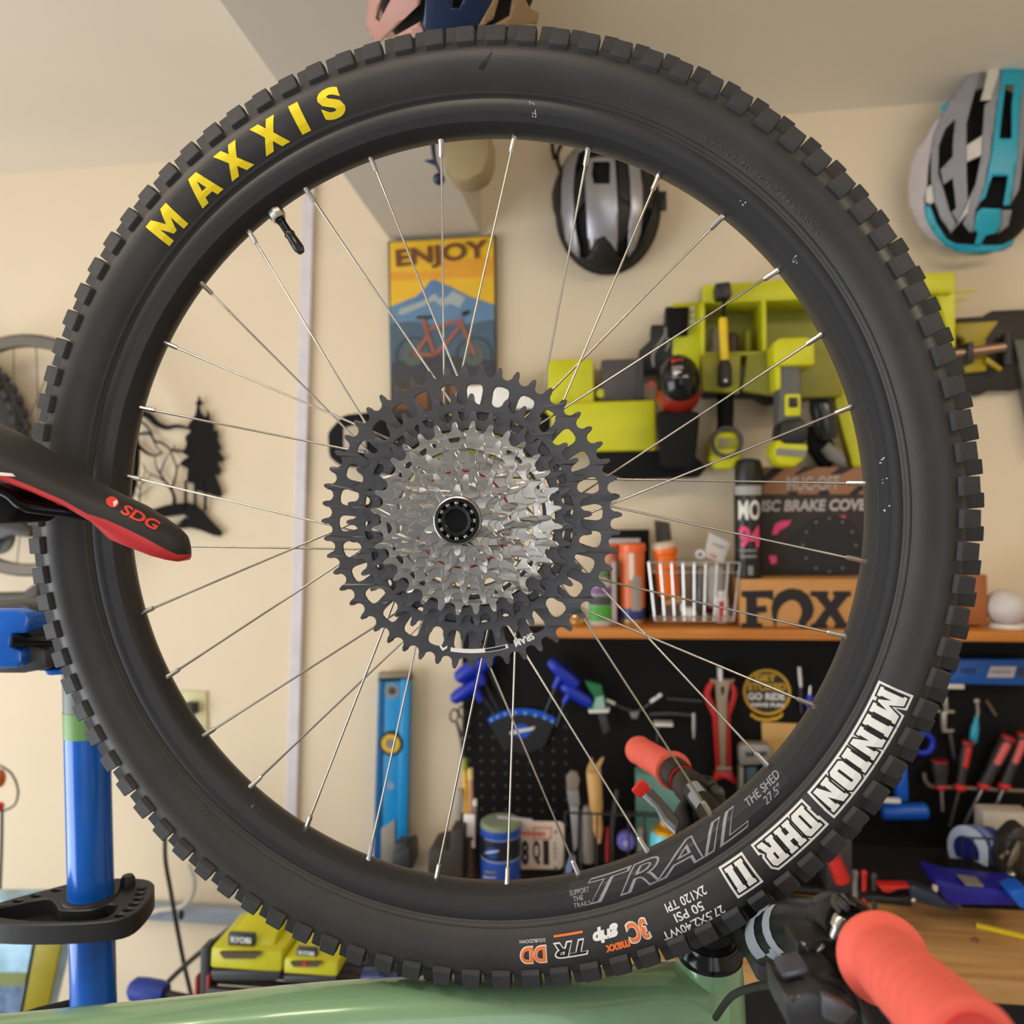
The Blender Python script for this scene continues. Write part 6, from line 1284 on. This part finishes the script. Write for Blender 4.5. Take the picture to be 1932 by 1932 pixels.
o = T('nut', 'tan nut lying on the bench before the blue tray', 'nut', 1840, .36); o.vl('nut', 1840, 0, [(6, o.y), (6, o.y - 7)], mat('nut_tan', (150, 124, 90), .4, .5), seg=6)
o = T('needle_pliers', 'blue grey needle nose pliers lying on the bench, pointing right', 'pliers', 1750, .36)
o.poly('jaw', Q([(815, 1210), (850, 1200), (1080, 1290), (1180, 1380), (1310, 1440), (1280, 1460), (1000, 1400), (830, 1350)]), -.012, .012, mat('pliers_blue_grey', (58, 64, 80), .35, .5), .003); o.ell('rivet', *Q([(850, 1340)])[0], .014, 5, 5, .004, STEEL)
o.poly('handle', Q([(500, 1200), (560, 1270), (620, 1275), (700, 1240), (815, 1230), (815, 1205), (700, 1205)]), -.01, .01, mat('plier_red', (190, 34, 24), .45), .003, label='red plastic handle'); o.poly('handle', Q([(330, 1310), (480, 1300), (700, 1320), (830, 1300), (820, 1350), (700, 1370), (560, 1360), (380, 1350)]), -.01, .01, BLACK, .003)
o = T('red_cap', 'red bottle top poking up between the tire knobs and the bench', 'bottle top', 1580, .34); o.al('cap', (1572, 1618, 0), (1584, 1646, 0), [(13, 0), (14, .5), (14, 1)], RED); o.al('cap_skirt', (1583, 1645, 0), (1590, 1662, 0), [(15, 0), (15, 1)], mat('cap_red_dark', (196, 40, 26), .45))
o = T('charger_block', 'dark grey box standing behind the red bottle top', 'box', 1590, .22); o.box('box', 1560, 1584, 1608, o.y, -.03, .03, mat('box_grey', (66, 60, 62), .5), .002)
for x, y, m, nm, lb in ((1614, 1650, GREY, 'bolt', 'grey bolt upright beside the red bottle top'), (1631, 1650, RED, 'bead', 'tiny red cap on the bench behind the bar'), (1650, 1655, DGREY, 'bolt', 'dark bolt on the bench behind the bar')):
    q = T(nm, lb, nm, x, .33); q.vl('body', x, 0, [(5, q.y), (5, y + 4), (6, y + 3), (6, y - 5), (4, y - 8)], m)
o = T('cable_tie', 'yellow plastic strip lying on the bench top at the right', 'strip', 1890, bfw - .12); zz_ = bfw - .12
hz = HP(1842, 1746, BZW + .004); hz2 = HP(1960, 1775, BZW + .004)
part('strip', B().tube([(hz[0] - o.u, BV + .004 - o.v, hz[1] - o.z), (hz2[0] - o.u, BV + .004 - o.v, hz2[1] - o.z)], (.0045), 6), mat('strip_yellow', (224, 200, 30), .45), o.e)
for x, y, l in ((1600, 1690, .10), (1480, 1700, .1)):
    hq = HP(x, y, BZW + .006); q = thing('pry_bar', ('black pry bar lying on the bench behind the handlebar clamp' if x == 1600 else 'black pry bar lying on the bench behind the bar decal'), 'pry bar', WALL @ Matrix.Translation((hq[0], BV + .008, hq[1]))); part('handle', B().tube([(-l, 0, -.01), (0, .002, 0), (l, 0, .015)], [.006, .009, .006], 10), BLACK, q)
# ------------------------------------------------------------------ lower left
ou = W('wall_outlet', 'ivory wall outlet with black plug beside the rim', 'outlet', 370, 1345, 0); ou.box('cover', 338, 1304, 390, 1380, 0, .006, mat('ivory', (206, 198, 152), .5), .0015); ou.box('plug', 345, 1328, 365, 1350, .006, .03, BLACK, .003)
cz = .42
ct_v = WP(520, 1852, cz + .12)[1]
cart = W('tool_cart', 'black wire shelf cart with red trim holding the chargers', 'cart', 520, 1852, cz)
cart.poly('frame_post', [(376, 1790), (394, 1784), (396, 1830), (392, 2050), (374, 2050)], .08, .11, mat('cart_black', (40, 40, 44), .5), .004); cart.poly('red_trim', [(366, 1845), (374, 1838), (372, 2050), (362, 2050)], .08, .11, DRED, .003); cart.poly('red_trim', [(388, 1842), (396, 1838), (392, 2050), (384, 2050)], .11, .118, DRED, .003)
a = cart.L(392, 1852, .12); b_ = cart.L(745, 1852, .12)
for i in range(14):
    part('shelf_slat', B().box(a[0], a[1] - .018, .12 - i * .022 - .009, b_[0], a[1] - .010, .12 - i * .022), mat('slat_brown', (58, 50, 48), .5), cart.e, .001)
part('shelf_rim', B().box(a[0], a[1] - .034, .115, b_[0], a[1] - .008, .125), mat('cart_black', (40, 40, 44), .5), cart.e, .002)
part('lower_shelf', B().box(a[0], a[1] - .34, -.2, b_[0], a[1] - .32, .12), mat('cart_black', (40, 40, 44), .5), cart.e, .002)
part('back_panel', B().box(a[0], a[1] - .32, -.2, b_[0], a[1] - .02, -.19), mat('cart_black', (40, 40, 44), .5), cart.e)
YB = mat('charger_lime', (198, 194, 30), .42)
def charger(lb, x0, x1, y1, ytop, sh):
    c = W('battery_charger', lb, 'battery charger', (x0 + x1) / 2, y1, cz + .10, 'lime battery chargers on the cart'); w_ = x1 - x0; hgt = y1 - ytop
    bse = c.poly('base', [(x0, y1 - hgt * .17), (x1, y1 - hgt * .17), (x1 - w_ * .03, y1), (x0 + w_ * .03, y1)], -.09, .02, DGREY, .004)
    # sloped housing
    A = c.rect(x0 + w_ * .0, y1 - hgt * .48, x1, y1 - hgt * .17, .02); T0 = c.rect(x0 + w_ * .22, ytop, x1 - w_ * .14, y1 - hgt * .5, -.03)
    q = B(); q.loft([[(A[0], A[1], .02), (A[2], A[1], .02), (A[2], A[3], .015), (A[0], A[3], .015)], [(A[0], A[1], -.09), (A[2], A[1], -.09), (A[2], A[3] + .002, -.09), (A[0], A[3] + .002, -.09)]]); part('housing', q, YB, c.e, .005)
    q = B(); xa, xb = A[0] + (A[2] - A[0]) * .22, A[2] - (A[2] - A[0]) * .16
    q.loft([[(xa, A[3] - .004, .006), (xb, A[3] - .004, .006), (xb, T0[3] - .012, -.012), (xa, T0[3] - .012, -.012)], [(xa, A[3] - .004, -.085), (xb, A[3] - .004, -.085), (xb, T0[3], -.08), (xa, T0[3], -.08)]]); part('dock', q, YB, c.e, .005)
    c.box('name_plate', x0 + w_ * .26, y1 - hgt * .74, x0 + w_ * .62, y1 - hgt * .56, -.002, .0075, mat('plate_dark', (46, 54, 66), .4), .001); c.text('name_print', 'RYOBI', x0 + w_ * .44, y1 - hgt * .65, w_ * .28, hgt * .09, .0085, PRINTW, .04)
    c.poly('vent_panel', [(x0 + w_ * .14, y1 - hgt * .45), (x0 + w_ * .72, y1 - hgt * .45), (x0 + w_ * .64, y1 - hgt * .36), (x0 + w_ * .2, y1 - hgt * .36)], .016, .0225, mat('vent_brown', (84, 72, 44), .5)); 
    if sh: c.cyl('red_light', x0 + w_ * .4, y1 - hgt * .41, 4, .022, .024, RED)
charger('lime battery charger with dark base, left of the two on the cart', 395, 530, 1852, 1732, False); charger('lime battery charger with red light, right of the two on the cart', 533, 636, 1856, 1768, True)
bb_ = W('drink_bottle', 'dark blue metal bottle lying on the cart under the tire', 'bottle', 716, 1848, cz + .10); bb_.al('body', (680, 1850, 0), (752, 1850, 0), [(10, 0), (22, .1), (22, .55), (14, .7), (12, .9), (14, 1)], mat('bottle_blue_metal', (60, 74, 120), .25, .7))
# cables on the wall side
cb_ = W('power_cable', 'black power cable hanging down beside the tool cart', 'cable', 330, 1700, .12); cb_.tube('cable', [(312, 1560, 0), (312, 1620, 0), (322, 1680, 0), (336, 1760, 0), (352, 1840, 0), (372, 1920, 0)], .0045, BLACK); cb_.ell('cable_knot', 342, 1726, .004, 5, 9, .006, BLACK)
cb_ = W('power_cable', 'thick black cable slanting from the cart up to the tire', 'cable', 400, 1790, .25); cb_.tube('cable', [(480, 1722, 0), (430, 1755, 0), (380, 1795, 0), (340, 1830, 0), (300, 1870, 0)], .005, BLACK)
cb_ = W('white_cable', 'white cord looping along the wall beside the tool tray', 'cable', 330, 1720, .05); cb_.tube('cord', [(255, 1735, 0), (300, 1718, 0), (340, 1712, 0), (362, 1690, 0), (366, 1660, 0), (356, 1630, 0)], .0055, mat('cord_white', (206, 200, 194), .5))
hd_ = W('rubber_mallet', 'blue rubber handle end sticking up left of the cart', 'handle', 278, 1870, .5); hd_.al('handle', (246, 1864, 0), (312, 1876, .0), [(12, 0), (19, .12), (21, .4), (21, .8), (18, 1)], mat('rubber_blue', (22, 52, 150), .5)); hd_.al('shaft', (312, 1876, 0), (420, 1900, 0), [(8, 0), (8, 1)], BLACK)
pb = W('garden_bag', 'printed pale blue bag with yellow edge strip behind the stand pole', 'bag', 70, 1850, .35)
pb.poly('bag', [(-120, 1700), (128, 1700), (60, 1990), (-120, 1990)], 0, .05, mat('bag_print', (150, 190, 215), .4, var=.45, scale=14), .006); pb.poly('yellow_edge', [(82, 1700), (132, 1700), (90, 1900), (42, 1915)], .05, .056, mat('edge_yellow', (150, 138, 14), .45), .001); pb.poly('dark_edge', [(76, 1700), (83, 1700), (43, 1915), (36, 1915)], .05, .055, MBLACK); pb.poly('picture_band', [(-60, 1835), (52, 1835), (44, 1860), (-60, 1862)], .05, .0506, mat('band_green', (120, 130, 70), .5)); pb.poly('picture_band', [(-60, 1862), (44, 1860), (30, 1930), (-60, 1930)], .05, .0506, mat('band_blue', (92, 116, 150), .5, var=.5, scale=40))
lc = W('tail_light', 'orange and red bike light with looped cable at the left edge', 'light', 4, 1480, .2); lc.ell('lens', 0, 1468, 0, 9, 16, .012, mat('lens_orange', (190, 92, 40), .3)); lc.ell('red_end', 0, 1522, 0, 6, 8, .01, RED); lc.tube('cable', [(0, 1444, 0), (22, 1460, 0), (34, 1490, 0), (28, 1518, 0), (6, 1530, 0)], .0022, BLACK); lc.tube('cord', [(4, 1530, 0), (3, 1600, 0), (0, 1680, 0)], .003, BLACK)
# wheels of the bike stored behind
sw_ = W('stored_bicycle', 'dark stored bicycle with bare rim and knobby tire at the left edge', 'bicycle', 50, 860, .12)
c0 = sw_.L(50, 860, 0); R_ = 204 * sw_.s
part('rim', B().loft([[(c0[0] + (R_ + dr) * cos(a_), c0[1] + (R_ + dr) * sin(a_), dz_) for dr, dz_ in ((0, .012), (0, -.012), (-.022, -.010), (-.024, 0), (-.022, .010))] for a_ in [2 * pi * i / 72 for i in range(73)]], caps=False), mat('old_rim_grey', (104, 96, 86), .45, .4), sw_.e, 0, 40)
part('rim_edge', B().loft([[(c0[0] + (R_ + dr) * cos(a_), c0[1] + (R_ + dr) * sin(a_), dz_) for dr, dz_ in ((.004, .006), (.004, -.006), (-.001, -.008), (-.001, .008))] for a_ in [2 * pi * i / 72 for i in range(73)]], caps=False), MBLACK, sw_.e, 0, 40)
part('hub', B().lathe((*c0, -.03), (*c0, .03), [(.02, 0), (.02, .2), (.012, .3), (.012, .7), (.02, .8), (.02, 1)], 20), MBLACK, sw_.e)
for i in range(28):
    a_ = 2 * pi * i / 28 + .1; f_ = a_ + (.9 if i % 2 else -.9); part('spoke', B().tube([(c0[0] + (R_ - .02) * cos(a_), c0[1] + (R_ - .02) * sin(a_), 0), (c0[0] + .018 * cos(f_), c0[1] + .018 * sin(f_), .02 if i % 2 else -.02)], .0011, 5), DGREY, sw_.e)
ot_ = sw_; ZO = -.075
c1 = ot_.L(-110, 835, ZO); RT2 = 172 * ot_.s; tr = .036
tyre2 = part('knobby_tire', B().loft([[(c1[0] + (RT2 - tr + tr * cos(b2)) * cos(a_), c1[1] + (RT2 - tr + tr * cos(b2)) * sin(a_), tr * sin(b2) + ZO) for b2 in [2 * pi * j / 14 for j in range(14)]] for a_ in [2 * pi * i / 64 for i in range(65)]], caps=False), RUB, ot_.e, 0, 60)
kmz = B().box(-.006, -.009, -.007, .006, .009, .007).mesh('k', .001); kmz.materials.append(KNB)
for i in range(44):
    for zz2, r2 in ((.022, RT2 - .008), (0, RT2 + .002)):
        a_ = 2 * pi * (i + (.5 if zz2 else 0)) / 44; o = bpy.data.objects.new('tread_knob', kmz); COL.objects.link(o); o.parent = tyre2; o.matrix_local = Matrix.Translation((c1[0] + r2 * cos(a_), c1[1] + r2 * sin(a_), zz2 + ZO)) @ Matrix.Rotation(a_, 4, 'Z')
db = sw_; db.poly('crank', [(-60, 975), (30, 980), (60, 1000), (55, 1015), (20, 1010), (-60, 1040)], 0, .03, mat('greasy_black', (42, 38, 34), .45), .006); db.poly('guard', [(-60, 1120), (40, 1118), (72, 1095), (70, 1130), (30, 1140), (-60, 1140)], 0, .03, mat('greasy_brown', (60, 54, 46), .5), .006); db.cyl('chainring', -10, 1010, 34, -.01, .0, mat('greasy_brown', (60, 54, 46), .5))
